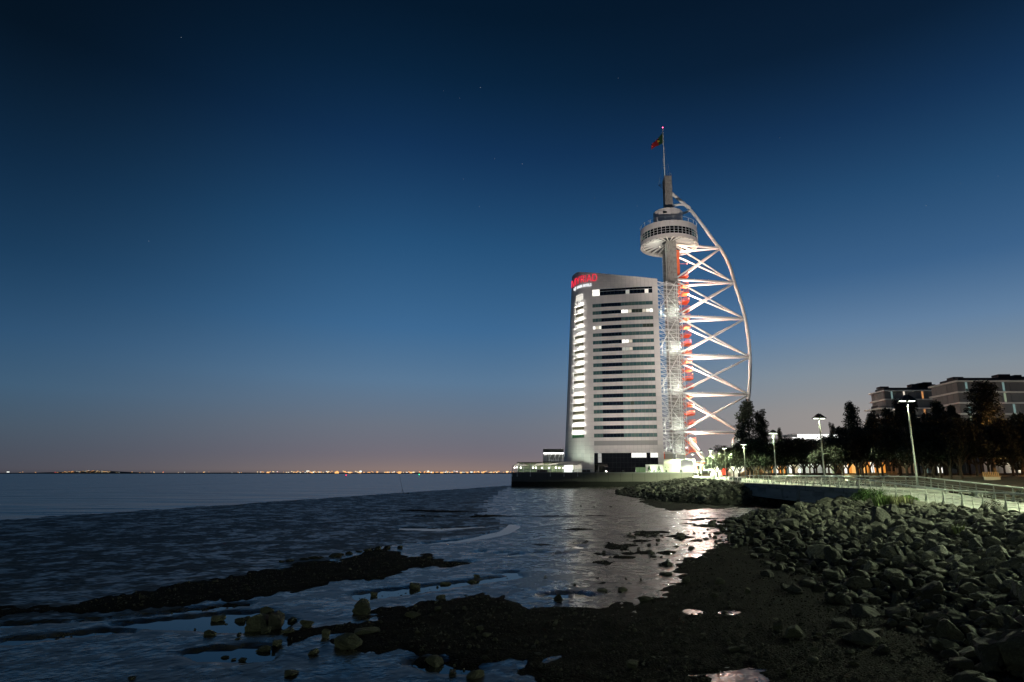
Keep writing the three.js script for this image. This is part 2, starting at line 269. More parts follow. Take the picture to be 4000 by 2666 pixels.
structure(mesh('far_embankment', sheet(8, 47, 78, -82, -214, 130, (x, z) => Math.max(farBank(x, z), -0.4)), M.soil));
structure(mesh('park_ground', sheet(34.4, 460, 260, 30, -420, 220, parkY, (x, z) => z > -90 || x > table(edgeFar, z) + 1), M.earth));
// promenade pavement: two runs of slabs, either side of the bridge
function strip(name, pts, width, mat) {
  const pos = [], uv = [], idx = [];
  pts.forEach(([x, y, z, w], i) => { for (const [k, dy] of [[0, -0.35], [0, 0], [1, 0], [1, -0.35]]) { pos.push(x + k * (w || width), y + dy, z); uv.push(x + k * (w || width), z); } if (i) for (let q = 0; q < 3; q++) { const a = (i - 1) * 4 + q, b = a + 1, c = a + 4, e = c + 1; idx.push(a, b, e, a, e, c); } });
  const g = new THREE.BufferGeometry(); g.setAttribute('position', new THREE.Float32BufferAttribute(pos, 3)); g.setAttribute('uv', new THREE.Float32BufferAttribute(uv, 2)); g.setIndex(idx);
  const f = g.toNonIndexed(); f.computeVertexNormals(); return structure(mesh(name, f, mat));
}
strip('promenade_path', Array.from({ length: 24 }, (_, i) => { const z = 24 - i * 81 / 23; return [26.9, pathY(z) + 0.02, z]; }), 7.3, M.paving);
strip('promenade_pavement', Array.from({ length: 30 }, (_, i) => { const z = -88.5 - i * 127 / 29; return [table(edgeFar, z) - 0.1, 2.93 + 0.4 * smooth(-176, -200, z), z, lerp(7.3, 13, smooth(-95, -130, z))]; }), 7.3, M.paving);
{ // dark edging strip along the outer side of the pavement
  const g = []; for (let i = 0; i < 29; i++) { const z0 = -92 - i * 4, z1 = z0 - 3.9, a = V(table(edgeFar, z0) + 0.25, 2.96, z0), b = V(table(edgeFar, z1) + 0.25, 2.96, z1); if (z1 < -178) break; g.push(bar(a, b, 0.07, 4)); }
  tag(mesh('pavement_edging', g, M.darkMetal), 'thin dark edging line along the water side of the pavement', 'edging');
}
// far shore and the town across the river
{
  const r = rngOf(5), pos = [], idx = [], n = 220, Z = -6000;
  for (let i = 0; i <= n; i++) {
    const u = lerp(-1500, 5500, i / n), b = atDepth(u, 1850, Z);
    const h = 4 + 7 * fbm(i * 0.21, 3, 6, 3) + 20 * Math.exp(-Math.pow((u - 345) / 130, 2)) * (u < 900 ? 1 : 0) + 26 * Math.exp(-Math.pow((u - 4600) / 700, 2));
    pos.push(b.x, -0.5, Z, b.x, h + 2, Z - 60, b.x, -0.5, Z - 700); if (i) { const a = (i - 1) * 3, c = i * 3; for (const q of [0, 1]) idx.push(a + q, c + q, c + q + 1, a + q, c + q + 1, a + q + 1); }
  }
  const g = new THREE.BufferGeometry(); g.setAttribute('position', new THREE.Float32BufferAttribute(pos, 3)); g.setIndex(idx); g.computeVertexNormals();
  structure(mesh('far_shore', g, std(0.02, 0.03, 0.04, 0.95)));
  const tones = { amber: [1, 0.46, 0.14], gold: [1, 0.72, 0.38], white: [0.95, 1, 0.92], red: [1, 0.08, 0.1] }, bags = { amber: [], gold: [], white: [], red: [] };
  const put = (u, v, s, t) => { const p = atDepth(u, v, Z + 40 + 60 * r()); bags[t].push(box(s * (0.8 + 1.2 * r()), s * 0.7, 8, p.x, p.y, p.z)); };
  const pick = () => { const q = r(); return q < 0.56 ? 'amber' : q < 0.84 ? 'gold' : q < 0.98 ? 'white' : 'red'; };
  for (let i = 0; i < 150; i++) { const u = 1150 + 860 * Math.pow(r(), 0.75); put(u, 1846.5 - (r() < 0.3 ? 5 * r() : 1.2 * r()), 5 + 9 * r() * r(), pick()); }
  for (let i = 0; i < 40; i++) { const u = 1000 + 260 * r(); put(u, 1847 - 4 * r(), 3.5 + 3 * r(), pick()); }
  for (let i = 0; i < 40; i++) { const u = 250 + 230 * r(); put(u, 1847 - 8 * r() * Math.exp(-Math.pow((u - 345) / 80, 2)) - 2 * r(), 2 + 2 * r(), pick()); }
  for (let i = 0; i < 30; i++) { const u = 20 + 980 * r(); put(u, 1847.5 - 3 * r(), 2 + 2.4 * r(), pick()); }
  for (const [u, s] of [[1315, 22], [1365, 16], [1405, 15], [1560, 26], [1605, 16], [1690, 13], [1725, 15], [1800, 18], [1826, 14], [1885, 14], [1218, 13], [1046, 12]]) put(u, 1847, s, 'amber');
  put(1408, 1843, 20, 'white'); put(30, 1845, 10, 'white'); put(1980, 1846.5, 12, 'amber'); put(1940, 1846.5, 12, 'gold');
  const town = new THREE.Group(); town.name = numbered('town_lights'); scene.add(town); tag(town, 'amber and white lights of the town across the river', 'town lights', null, 'stuff');
  for (const t of Object.keys(bags)) if (bags[t].length) mesh('light_cluster', bags[t], glow(...tones[t], 1.5), town);
}
{ // stars: a few faint points very far away
  const pts = [[707, 146], [1932, 620], [2290, 1005], [2322, 775], [2040, 640], [1872, 807], [3753, 716], [3900, 688], [3619, 803], [2803, 1167], [3325, 1100], [1730, 354], [1876, 342], [3245, 1293], [1810, 700], [2489, 805], [580, 942], [2415, 305], [3046, 538], [1796, 383]];
  const g = pts.map(([u, v], i) => { const p = ray(u, v).multiplyScalar(26000), s = (i % 4 ? 6 : 10); const q = new THREE.IcosahedronGeometry(s, 0); q.scale(2.2, 0.8, 1); q.translate(p.x, p.y, p.z); return q; });
  tag(mesh('stars', g, glow(0.75, 0.85, 1, 0.4)), 'faint scattered stars in the dark blue sky', 'stars', null, 'stuff');
}

// ================================================================ QUAY
const QY = 4.62, QZ = -195;   // quay top and the line of its front wall
{
  const q = thing('quay', 'long concrete quay wall with dark tide line below the hotel', 'quay', V(0, 0, QZ));
  const x0 = -15.7, x1 = 42.5;
  mesh('wall', box(x1 - x0, QY - 1.55 - 0.02, 70, (x0 + x1) / 2, (QY - 0.02 + 1.55) / 2, -35), M.quayWall, q);
  const n = 14; // wet lower band, uneven upper edge
  const g = []; const r = rngOf(3); for (let i = 0; i < n; i++) { const a = lerp(x0 - 0.04, x1, i / n), b = lerp(x0 - 0.04, x1, (i + 1) / n), h = 1.66 + 0.1 * r(); g.push(box(b - a, h + 0.7, 70.1 - 0.02 * (i % 2), (a + b) / 2, (h - 0.7) / 2, -35 + 0.02)); }
  mesh('tide_band', g, M.darkConcrete, q);
  mesh('coping', box(x1 - x0 + 0.3, 0.32, 1.1, (x0 + x1) / 2, QY - 0.14, -0.4), std(0.36, 0.37, 0.38, 0.8, { map: rep(T_CONCRETE, 0.3) }), q);
  for (let i = 0; i < 15; i++) boxMesh('joint', 0.05, 2.7, 0.03, x0 + 3.6 + i * 3.9, 3.05, 0.005, M.darkConcrete, q);
}
// ================================================================ HOTEL
console.log('hotel');
const hotel = thing('hotel_tower', 'pale clad high-rise hotel with curved nose, window bands and red rooftop sign', 'building', V(20, QY, -235));
const HO = hotel.position;
const planPts = [[37.6, 222.2], [30, 223.2], [22, 224.8], [16, 226.2], [12.6, 227.15], [9, 228.75], [6, 230.6], [3.9, 232.4], [2.2, 235], [1.4, 238.5], [2.4, 243]].map(([x, z]) => V(x, 0, -z));
const plan = new THREE.CatmullRomCurve3(planPts, false, 'centripetal'); plan.arcLengthDivisions = 800;
const PLAN_L = plan.getLength();
const leanAt = y => 3.2 * (y - QY) / 76 - 0.9 * smooth(15, QY, y);
function face(s, y, out = 0) {   // point on the front, s metres from the right-hand end, moved outwards
  const p = plan.getPointAt(clamp(s / PLAN_L, 0, 1)), t = plan.getTangentAt(clamp(s / PLAN_L, 0, 1));
  const n = V(t.z, 0, -t.x); if (n.z < 0 && n.x > 0) n.negate(); n.set(-Math.abs(n.x), 0, n.z);
  p.x += leanAt(y) * smooth(9.5, 1.4, p.x) + n.x * out; p.z += n.z * out; p.y = y; return p;
}
const sOfX = x => { let a = 0, b = PLAN_L; for (let i = 0; i < 40; i++) { const m = (a + b) / 2; if (plan.getPointAt(m / PLAN_L).x > x) a = m; else b = m; } return (a + b) / 2; };
const topY = s => { const x = plan.getPointAt(clamp(s / PLAN_L, 0, 1)).x; return table([[1, 85], [4.6, 84.8], [8, 84], [12, 83.1], [24, 80.9], [37.6, 78.8]], x); };
function panelGeo(s0, s1, y0, y1, out, thick, gap = 0.036, y1b = y1) {
  const P = (s, y, o) => face(s, y, o).sub(HO), a = s0 + gap / 2, b = s1 - gap / 2, c = y0 + gap / 2;
  return hexa([P(b, c, out), P(a, c, out), P(a, c, out - thick), P(b, c, out - thick), P(b, y1b - gap / 2, out), P(a, y1 - gap / 2, out), P(a, y1 - gap / 2, out - thick), P(b, y1b - gap / 2, out - thick)]);
}
const SW0 = sOfX(35.8), SW1 = sOfX(12.6), SB0 = sOfX(9.0), SB1 = sOfX(4.0), SEND = PLAN_L;
const PITCH = 2.994, WH = 1.43, FLOORS = 18, floorTop = i => 69.8 - i * PITCH;
{ // structural shell behind the panels: front skin, back and side walls, roof
  const g = [], N = 40; for (let i = 0; i < N; i++) { const a = lerp(0, SEND, i / N), b = lerp(0, SEND, (i + 1) / N); for (let k = 0; k < 6; k++) { const y0 = k === 0 ? QY : lerp(11.9, topY(a), (k - 1) / 5), ya = lerp(11.9, topY(a), k / 5), yb = lerp(11.9, topY(b), k / 5); if (k === 0) { if (a < SW1) continue; } const q = hexa([face(b, k ? lerp(11.9, topY(b), (k - 1) / 5) : QY, -0.3), face(a, y0, -0.3), face(a, y0, -0.6), face(b, y0, -0.6), face(b, yb - 0.02, -0.3), face(a, ya - 0.02, -0.3), face(a, ya - 0.02, -0.6), face(b, yb - 0.02, -0.6)].map(p => p.sub(HO))); g.push(q); } }
  mesh('inner_wall', g, M.gap, hotel);
  const w = (a, b, ya, yb, th) => { const d = b.clone().sub(a).normalize(), n = V(-d.z, 0, d.x).multiplyScalar(th); return hexa([a, b, b.clone().add(n), a.clone().add(n), a.clone().setY(ya), b.clone().setY(yb), b.clone().add(n).setY(yb), a.clone().add(n).setY(ya)].map(p => p.clone().sub(HO))); };
    mesh('side_wall', w(V(37.6, QY, -222.35), V(37.6, QY, -246), 78.7, 77, 0.3), M.claddingB, hotel);
  mesh('back_wall', w(V(37.6, QY, -246), V(13, QY, -251), 77, 83, 0.3), M.claddingB, hotel);
  const eb = face(SEND, QY, -0.4), et = face(SEND, 84.5, -0.4), c0 = V(13, QY, -251), c1 = V(13, 83, -251), n = V(0.3, 0, 0.2);
  mesh('back_wall', hexa([c0, eb, eb.clone().add(n), c0.clone().add(n), c1, et, et.clone().add(n), c1.clone().add(n)].map(p => p.clone().sub(HO))), M.claddingB, hotel);
  const rs = new THREE.Shape(); const ring = [...Array.from({ length: 24 }, (_, i) => face(SEND * i / 23, 70, -0.5)), V(12, 0, -250), V(37, 0, -245)]; ring.forEach((p, i) => rs[i ? 'lineTo' : 'moveTo'](p.x - HO.x, -(p.z - HO.z))); const rg = new THREE.ShapeGeometry(rs); rg.rotateX(-Math.PI / 2); rg.translate(0, 77.4 - QY, 0); mesh('roof', rg, M.gap, hotel);
  mesh('corner_trim', hexa([face(0, QY, 0.02), face(0.02, QY, 0), V(37.3, QY, -222.6), V(37.62, QY, -222.6), face(0, 78.7, 0.02), face(0.02, 78.7, 0), V(37.3, 78.7, -222.6), V(37.62, 78.7, -222.6)].map(p => p.sub(HO))), M.claddingB, hotel);
}
const cladCols = (a, b, n) => Array.from({ length: n }, (_, i) => [lerp(a, b, i / n), lerp(a, b, (i + 1) / n)]);
const mainCols = cladCols(SW0, SW1, 16), rightCols = cladCols(0, SW0, 1), midCols = cladCols(SW1, SB0, 2), balCols = cladCols(SB0, SB1, 4), noseCols = cladCols(SB1, SEND, 5);
const rp = rngOf(9), clad = () => (rp() < 0.5 ? M.cladding : M.claddingB);
for (let i = 0; i < FLOORS; i++) {
  const y1 = floorTop(i), y0 = y1 - WH, above = i ? floorTop(i - 1) - WH : 73.1;
  for (const [a, b] of mainCols) mesh('spandrel_panel', panelGeo(a, b, y1, above, 0, 0.12), clad(), hotel);
  for (const [a, b] of [...rightCols, ...midCols, ...noseCols]) { mesh('cladding_panel', panelGeo(a, b, y1, above, 0, 0.12), clad(), hotel); mesh(i < 12 ? 'cladding_panel' : 'lower_cladding_panel', panelGeo(a, b, y0, y1, 0, 0.12), clad(), hotel); }
  // balcony column: window below, lit white spandrel above
  const b1 = y1 - 0.28, b0 = b1 - 1.0;
  for (const [p, q] of balCols) mesh('balcony_spandrel', panelGeo(p, q, b1 + 0.2, i ? floorTop(i - 1) - 1.28 : 72.2, -0.1, 0.12, 0.03), M.cladding, hotel);
}
// window panes
const pr = rngOf(21);
const litRooms = { '1-9': 1, '1-10': 1, '1-11': 1, '1-15': 1, '1-16': 1, '1-17': 1, '3-0': 2, '3-1': 2, '3-2': 2, '5-9': 2, '5-10': 2, '5-11': 2, '6-9': 3, '6-10': 3, '6-11': 3 };
const litMat = [null, glow(1, 0.97, 0.88, 1.5), glow(1, 0.95, 0.84, 0.95), glow(0.8, 0.8, 0.7, 0.5)];
const tealTints = [0, 1, 2, 3].map(k => new THREE.MeshPhysicalMaterial({ color: C(0.05 + 0.012 * k, 0.115 + 0.012 * k, 0.118 + 0.006 * k), roughness: 0.2, ior: 1.5 }));
const litVariants = [[1, 0.97, 0.88, 1.7], [1, 0.95, 0.82, 1.05], [0.95, 0.86, 0.68, 0.6], [1, 0.98, 0.92, 1.3]].map(a => glow(...a));
const unlitGreen = new THREE.MeshPhysicalMaterial({ color: C(0.05, 0.07, 0.05), roughness: 0.2 });
{
  // left to right in the photo: 3 curtained, 6 dark, 9 curtained
  const edges = []; const left = cladCols(SW1, SW1 - 3.5, 3), rightEnd = SW0, mid0 = SW1 - 3.5, mid1 = mid0 - 7.9;
  for (const c of left) edges.push([c, 'curtain']); for (const c of cladCols(mid0, mid1, 6)) edges.push([c, 'dark']); for (const c of cladCols(mid1, rightEnd, 9)) edges.push([c, 'curtain']);
  for (let i = 0; i < FLOORS; i++) {
    const y1 = floorTop(i), y0 = y1 - WH;
    edges.forEach(([[b, a], kind], k) => {
      const lit = litRooms[`${i}-${k}`], mat = lit ? (lit === 3 ? (k === 11 ? litVariants[2] : litMat[3]) : litVariants[(i * 5 + k * 3) % 4]) : kind === 'dark' ? M.darkGlass : (i === 1 && k > 11 && k < 15) || (i === 3 && k > 14) || (i > 12 && i < 15 && k === 11) ? unlitGreen : tealTints[Math.floor(pr() * 4)];
      mesh(lit ? 'lit_window_pane' : kind === 'dark' ? 'dark_window_pane' : 'curtained_window_pane', panelGeo(a, b, y0, y1, kind === 'dark' ? -0.14 : -0.12, 0.05, kind === 'dark' ? 0.03 : lit ? 0.16 : 0.1), mat, hotel);
    });
  }
  // tall top-floor band with a thin transom
  const band = cladCols(SW1, SW0, 16);
  band.forEach(([b, a], k) => { const lit = k < 2 ? 1 : k === 9 ? 3 : k === 14 ? 2 : 0; for (const [p, q] of [[73.1, 74.75], [74.85, 75.7]]) mesh(lit ? 'lit_window_pane' : 'dark_window_pane', panelGeo(a, b, p, q, -0.14, 0.05, 0.03), lit && (p < 74 || lit === 1) ? litMat[lit] : M.darkGlass, hotel); });
  mesh('transom', mainCols.map(([p, q]) => panelGeo(p, q, 74.75, 74.85, -0.1, 0.06, 0)), M.claddingB, hotel);
}
// cladding above the top floor and between top floor and bands
for (let k = 0; k < 6; k++) for (const [a, b] of [...rightCols, ...mainCols, ...midCols, ...balCols, ...noseCols]) {
  const ya = lerp(75.7, topY(a), k / 6), yb = lerp(75.7, topY(b), k / 6), yc = lerp(75.7, topY(a), (k + 1) / 6), yd = lerp(75.7, topY(b), (k + 1) / 6);
  const P = (s, y, o) => face(s, y, o).sub(HO), e = 0.025;
  mesh('parapet_panel', hexa([P(b - e, yb + e, 0), P(a + e, ya + e, 0), P(a + e, ya + e, -0.12), P(b - e, yb + e, -0.12), P(b - e, yd - e, 0), P(a + e, yc - e, 0), P(a + e, yc - e, -0.12), P(b - e, yd - e, -0.12)]), clad(), hotel);
}
for (const [a, b] of [...rightCols, ...midCols, ...noseCols]) mesh('parapet_panel', panelGeo(a, b, 73.1, 75.7, 0, 0.12), clad(), hotel);
for (const [a, b] of balCols) mesh('parapet_panel', panelGeo(a, b, 74.9, 75.7, 0, 0.12), clad(), hotel);
for (const [a, b] of cladCols(SB0, SB1, 5)) mesh('lit_window_pane', panelGeo(a, b, 72.2, 74.8, -0.14, 0.05, 0.02), litMat[2], hotel);
for (const y of [73.9, 74.85]) mesh('window_bar', cladCols(SB0, SB1 + 0.5, 5).map(([p, q]) => panelGeo(p, q, y, y + 0.1, 0.25, 0.1, 0)), M.white, hotel);
for (const [a, b] of cladCols(SB0, SB1, 5)) mesh('window_bar', panelGeo(b - 0.06, b + 0.06, 72.2, 74.8, -0.05, 0.08, 0.01), M.claddingB, hotel);
// balcony windows, sun bars and the strip lamps that wash the spandrels
const stripMat = glow(1, 0.97, 0.9, 1.1);
for (let i = 0; i < FLOORS; i++) {
  const top = floorTop(i) - 0.28, lit = i === 3 || i === 11;
  for (const [a, b] of cladCols(SB0, SB1, 5)) mesh('balcony_window_pane', panelGeo(a, b, top - 1.0, top, -0.14, 0.05, 0.1), lit ? litMat[3] : i === 17 ? std(0.05, 0.16, 0.07, 0.3) : std(0.13, 0.13, 0.075, 0.3), hotel);
  const curved = (s0, s1, y0, y1, out, thick) => cladCols(s0, s1, 5).map(([p, q]) => panelGeo(p, q, y0, y1, out, thick, 0));
  mesh('sun_bar', curved(SB0 - 0.1, SB1 + 0.55, top - 0.02, top + 0.1, 0.55, 0.1), M.white, hotel);
  mesh('sun_bar_post', panelGeo(SB1 + 0.1, SB1 + 0.2, top - 1.0, top, 0.05, 0.08, 0.005), M.white, hotel);
  mesh('lamp_tray', curved(SB0 - 0.15, SB1 + 0.25, top + 0.16, top + 0.2, 0.85, 0.14), M.gap, hotel);
  mesh('strip_lamp', curved(SB0, SB1, top + 0.21, top + 0.26, 0.8, 0.1), stripMat, hotel);
  const mid = face((SB0 + SB1) / 2, top + 0.33, 0), sag = mid.distanceTo(face(SB0, top + 0.33).add(face(SB1, top + 0.33)).multiplyScalar(0.5));
  const a = face(SB0 - 0.05, top + 0.33, 0.62 + sag), b = face(SB1 + 0.05, top + 0.33, 0.62 + sag), m = a.clone().add(b).multiplyScalar(0.5);
  const wall = face((SB0 + SB1) / 2, top + 1.1, 0);
  const L = new THREE.RectAreaLight(C(1, 0.97, 0.9), 110, a.distanceTo(b) * 0.98, 0.1); L.name = 'strip_lamp_light';
  L.position.copy(m); scene.add(L);
  // keep the long side of the lamp along the facade
  const fwd = wall.clone().sub(L.position).normalize().negate(), along = b.clone().sub(a).normalize(), upv = fwd.clone().cross(along).normalize(), x = upv.clone().cross(fwd);
  L.quaternion.setFromRotationMatrix(new THREE.Matrix4().makeBasis(x, upv, fwd));
}
// storeys below the lowest window band
{
  const last = floorTop(17) - WH;
  for (const [p, q] of [[16.2, last], [14.5, 16.2], [13.1, 14.5], [11.7, 13.1]]) for (const [a, b] of mainCols) mesh('base_panel', panelGeo(a, b, p, q, p === 14.5 ? -0.1 : 0, 0.12), p === 14.5 ? std(0.3, 0.31, 0.3, 0.6) : clad(), hotel);
  const ys = [QY, 6.4, 8.2, 10, 11.7, 13.1, 14.5, 16.2, last];
  for (let k = 0; k < 8; k++) for (const [a, b] of [...rightCols, ...midCols, ...balCols, ...noseCols]) mesh('base_cladding', panelGeo(a, b, ys[k], ys[k + 1], 0, 0.12), clad(), hotel);
  // lobby glass wall, four panes high
  const gy = [QY + 0.02, 6.45, 8.2, 9.95, 11.7], cols = cladCols(SW1, SW0, 17);
  const lobbyLit = glow(1, 0.98, 0.92, 1.15), hall = glow(0.75, 0.75, 0.7, 0.5), green = glow(0.3, 0.5, 0.22, 0.35);
  cols.forEach(([b, a], k) => { for (let r = 0; r < 4; r++) { const m = r === 3 && ((k >= 10 && k < 14) || k > 14) ? lobbyLit : (k === 1 && r > 1) ? hall : r === 0 && k > 10 && k < 15 ? green : M.lobbyGlass; mesh(m === M.lobbyGlass ? 'lobby_pane' : 'lit_lobby_pane', panelGeo(a, b, gy[r], gy[r + 1], -0.25, 0.04, 0.06), m, hotel); } });
  mesh('lobby_back', cladCols(SW0 - 0.5, SW1, 10).map(([p, q]) => panelGeo(p, q, QY, 11.7, -0.32, 0.2, 0)), std(0.02, 0.02, 0.02, 0.8), hotel);
}
// red and white sign letters on the nose
const sAtU = (u, y) => { let a = 0, b = SEND; for (let i = 0; i < 40; i++) { const m = (a + b) / 2; if (project(face(m, y))[0] > u) a = m; else b = m; } return (a + b) / 2; };
const font = await new FontLoader().loadAsync('fonts/droid/droid_sans_regular.typeface.json'), bold = await new FontLoader().loadAsync('fonts/droid/droid_sans_bold.typeface.json');
function letter(ch, f, u0, u1, y0, y1, mat, name) {
  const sc = sAtU((u0 + u1) / 2, (y0 + y1) / 2), p = face(sc, y0, 0.25), q = face(sc + 0.3, y0, 0.25), w = face(sAtU(u0, y0), y0).distanceTo(face(sAtU(u1, y0), y0));
  const g = new TextGeometry(ch, { font: f, size: 1, depth: 0.1, curveSegments: 4, bevelEnabled: true, bevelThickness: 0.01, bevelSize: 0, bevelOffset: f === font ? -0.022 : 0, bevelSegments: 1 }); g.computeBoundingBox(); const b = g.boundingBox;
  g.translate(-(b.min.x + b.max.x) / 2, 'yg'.includes(ch) ? -b.min.y - 0.22 : -b.min.y, 0); g.scale(w / (b.max.x - b.min.x), (y1 - y0) / ('yg'.includes(ch) ? 0.78 : (b.max.y - b.min.y)), 1);
  const o = mesh(name, g, mat, hotel), t = q.sub(p).normalize(); o.position.copy(p).sub(HO); o.rotation.y = Math.atan2(t.z, -t.x); return o;
}
const red = glow(1, 0.03, 0.07, 1.15), whiteSign = glow(0.95, 0.97, 1, 1.2);
[['M', 2236, 2251.5], ['Y', 2253, 2266], ['R', 2270, 2284], ['I', 2287, 2290], ['A', 2293, 2311], ['D', 2315, 2332]].forEach(([c, a, b]) => { letter(c, font, a, b, 79.3, 82.2, red, 'red_sign_letter'); });
{ let u = 2244; const w = { b: 4.2, y: 4.2, I: 3 }; for (const c of 'by SANA HOTELS') { if (c === ' ') { u += 2.6; continue; } const k = w[c] || 5.4; letter(c, bold, u, u + k - 0.8, c === 'y' ? 77.35 : 77.35, 78.45, whiteSign, 'white_sign_letter'); u += k; } }
{ const p = face(sAtU(2285, 80), 80.7, 1.2); const L = new THREE.PointLight(C(1, 0.05, 0.1), 0.3); L.name = 'sign_light'; L.position.copy(p); scene.add(L); const w = new THREE.PointLight(C(1, 1, 1), 1); w.name = 'sign_light'; w.position.copy(face(sAtU(2280, 78), 77.9, 0.8)); scene.add(w); }
// floodlights on the quay edge that light the hotel front
const floodMat = glow(1, 0.98, 0.9, 2);
function flood(name, at, target, cd, angle, colour, label, group) {
  const t = thing(name, label, 'floodlight', at, Math.atan2(target.x - at.x, target.z - at.z), group);
  mesh('bracket', [box(0.5, 0.06, 0.3, 0, 0.03, 0), box(0.06, 0.4, 0.1, 0.2, 0.23, 0), box(0.06, 0.4, 0.1, -0.2, 0.23, 0)], M.darkMetal, t);
  const tilt = Math.atan2(target.y - at.y, Math.hypot(target.x - at.x, target.z - at.z));
  const h = mesh('housing', box(0.5, 0.36, 0.3, 0, 0, -0.02), M.darkMetal, t); h.position.y = 0.4; h.rotation.x = -tilt;
  const l = mesh('lens', box(0.42, 0.28, 0.02, 0, 0, 0.15), floodMat, h);
  const s = new THREE.SpotLight(colour, cd, 0, angle, 0.7); s.name = name + '_light'; const dir = target.clone().sub(at).normalize(); s.position.copy(at).add(V(0, 0.4, 0)).addScaledVector(dir, 0.3); s.target.position.copy(target); s.castShadow = true; s.shadow.radius = 8; scene.add(s); scene.add(s.target); return t;
}
const warm = C(1, 0.87, 0.78);
for (const [x, ty, cd, an] of [[14, 30, 500, 0.5], [30, 30, 500, 0.5], [20, 14, 260, 0.6], [34, 13, 260, 0.6], [4, 14, 200, 0.6]])
  flood('quay_floodlight', V(x, QY + 0.03, QZ - 0.6), V(lerp(x, 22, 0.25), ty, -226), cd, an, warm, 'small black floodlight on the quay edge aimed up at the hotel front', 'floodlights along the quay edge');
for (const [x, z, tx, ty, tz, cd, an, what] of [[30.5, -104, 17, 44, -228, 12500, 0.34, 'hotel'], [31.5, -110, 30, 42, -224, 9800, 0.34, 'hotel'], [33, -116, 46, 112, -236, 46000, 0.22, 'tower pod and shaft'], [34, -122, 58, 62, -240, 19000, 0.27, 'white tube sail']])
  flood('promenade_floodlight', V(x, 2.95, z), V(tx, ty, tz), cd, an, what === 'hotel' ? C(1, 0.88, 0.81) : warm, `small black floodlight at the pavement edge aimed at the ${what}`, what === 'hotel' ? 'pavement floodlights aimed at the hotel' : undefined);

// ================================================================ OBSERVATION TOWER
console.log('tower');
const tower = thing('observation_tower', 'concrete observation tower with round pod, white tube sail, mast and orange stairs', 'tower', V(46.5, QY, -238));
const TO = tower.position, tl = (x, y, z) => V(x, y, z).sub(TO), tp = p => p.clone().sub(TO);
const concreteT = std(0.4, 0.39, 0.365, 0.85, { map: rep(T_CONCRETE, 1, 1), bumpMap: rep(T_FINE, 3, 3), bumpScale: 0.02 });
{ // concrete legs in poured lifts, each lift a part
  const lift = (x0, x1, y0, y1, z0, z1) => boxMesh('concrete_lift', x1 - x0, y1 - y0 - 0.06, z1 - z0, (x0 + x1) / 2 - TO.x, (y0 + y1) / 2 - TO.y, (z0 + z1) / 2 - TO.z, concreteT, tower);
  for (let k = 0; k < 20; k++) lift(44.6, 48.5, lerp(QY, 100, k / 20), lerp(QY, 100, (k + 1) / 20), -239.2, -235);
  for (let k = 0; k < 10; k++) lift(45, 48.3, lerp(QY, 100, k / 10), lerp(QY, 100, (k + 1) / 10), -248, -244.4);
  for (let k = 0; k < 7; k++) lift(44.75 + k * 0.02, 48.1 - 0.03 * k, lerp(103, 129.9, k / 7), lerp(103, 129.9, (k + 1) / 7), -240.5, -235.2);
  mesh('leg_core', [box(3.6, 95, 4, 46.5 - TO.x, 52 - TO.y, -237.1 - TO.z), box(3.0, 95, 3.4, 46.6 - TO.x, 52 - TO.y, -246.2 - TO.z), box(3.1, 26, 5, 46.4 - TO.x, 116.7 - TO.y, -237.85 - TO.z)], std(0.16, 0.155, 0.14, 0.9), tower);
  for (let k = 0; k < 24; k++) mesh('lift_rail', [box(0.12, 3.6, 0.12, 42.7 - TO.x, 12 + k * 3.7 - TO.y, -236.4 - TO.z), box(0.5, 3.75, 0.6, 44.25 - TO.x, 12 + k * 3.7 - TO.y, -236.2 - TO.z), box(1.4, 0.14, 0.14, 43.4 - TO.x, 12 + k * 3.7 - TO.y, -236.4 - TO.z), box(1.4, 0.1, 0.1, 43.4 - TO.x, 13.6 + k * 3.7 - TO.y, -236.4 - TO.z), box(0.12, 3.6, 0.12, 43.4 - TO.x, 12 + k * 3.7 - TO.y, -237.6 - TO.z)], M.lampMetal, tower);
  // top of the shaft: rail, bracket, mast
  mesh('roof_rail', [bar(tl(46.2, 129.9, -235.6), tl(46.2, 131, -235.6), 0.04), bar(tl(47.9, 129.9, -235.6), tl(47.9, 131.2, -235.6), 0.04), bar(tl(47, 129.9, -235.6), tl(47, 131, -235.6), 0.04), bar(tl(46.2, 130.9, -235.6), tl(47.9, 130.9, -235.6), 0.04)], M.lampMetal, tower);
  mesh('side_bracket', [bar(tl(44.8, 126.9, -236.5), tl(42.4, 126, -236.5), 0.1), bar(tl(44.8, 123.9, -236.5), tl(42.4, 126, -236.5), 0.1), bar(tl(44.8, 125.7, -236.5), tl(42.4, 126, -236.5), 0.07), bar(tl(44.2, 124.6, -236.5), tl(44.2, 126.5, -236.5), 0.06)], M.darkMetal, tower);
  const m0 = tl(45.1, 128, -235.9), m1 = tl(45.1, 142, -235.9), m2 = tl(45.1, 153.1, -235.9);
  mesh('flagpole', [bar(m0, m1, 0.3, 10, 0.24), bar(m1, m2, 0.2, 8, 0.14)], M.white, tower);
  mesh('stay_wire', [bar(tl(45.1, 140, -235.9), tl(42.4, 126, -236.5), 0.025, 4), bar(tl(45.1, 146, -235.9), tl(47.5, 130, -235.6), 0.025, 4), bar(tl(45.1, 143, -235.9), tl(46.4, 130, -235.6), 0.025, 4)], M.lampMetal, tower);
  const beacon = mesh('beacon', new THREE.SphereGeometry(0.24, 10, 8), glow(1, 0.08, 0.2, 8), tower); beacon.position.copy(tl(45.1, 153.4, -235.9));
  const L = new THREE.PointLight(C(1, 0.05, 0.15), 14); L.name = 'beacon_light'; L.position.set(45.1, 153.4, -235.9); scene.add(L);
}
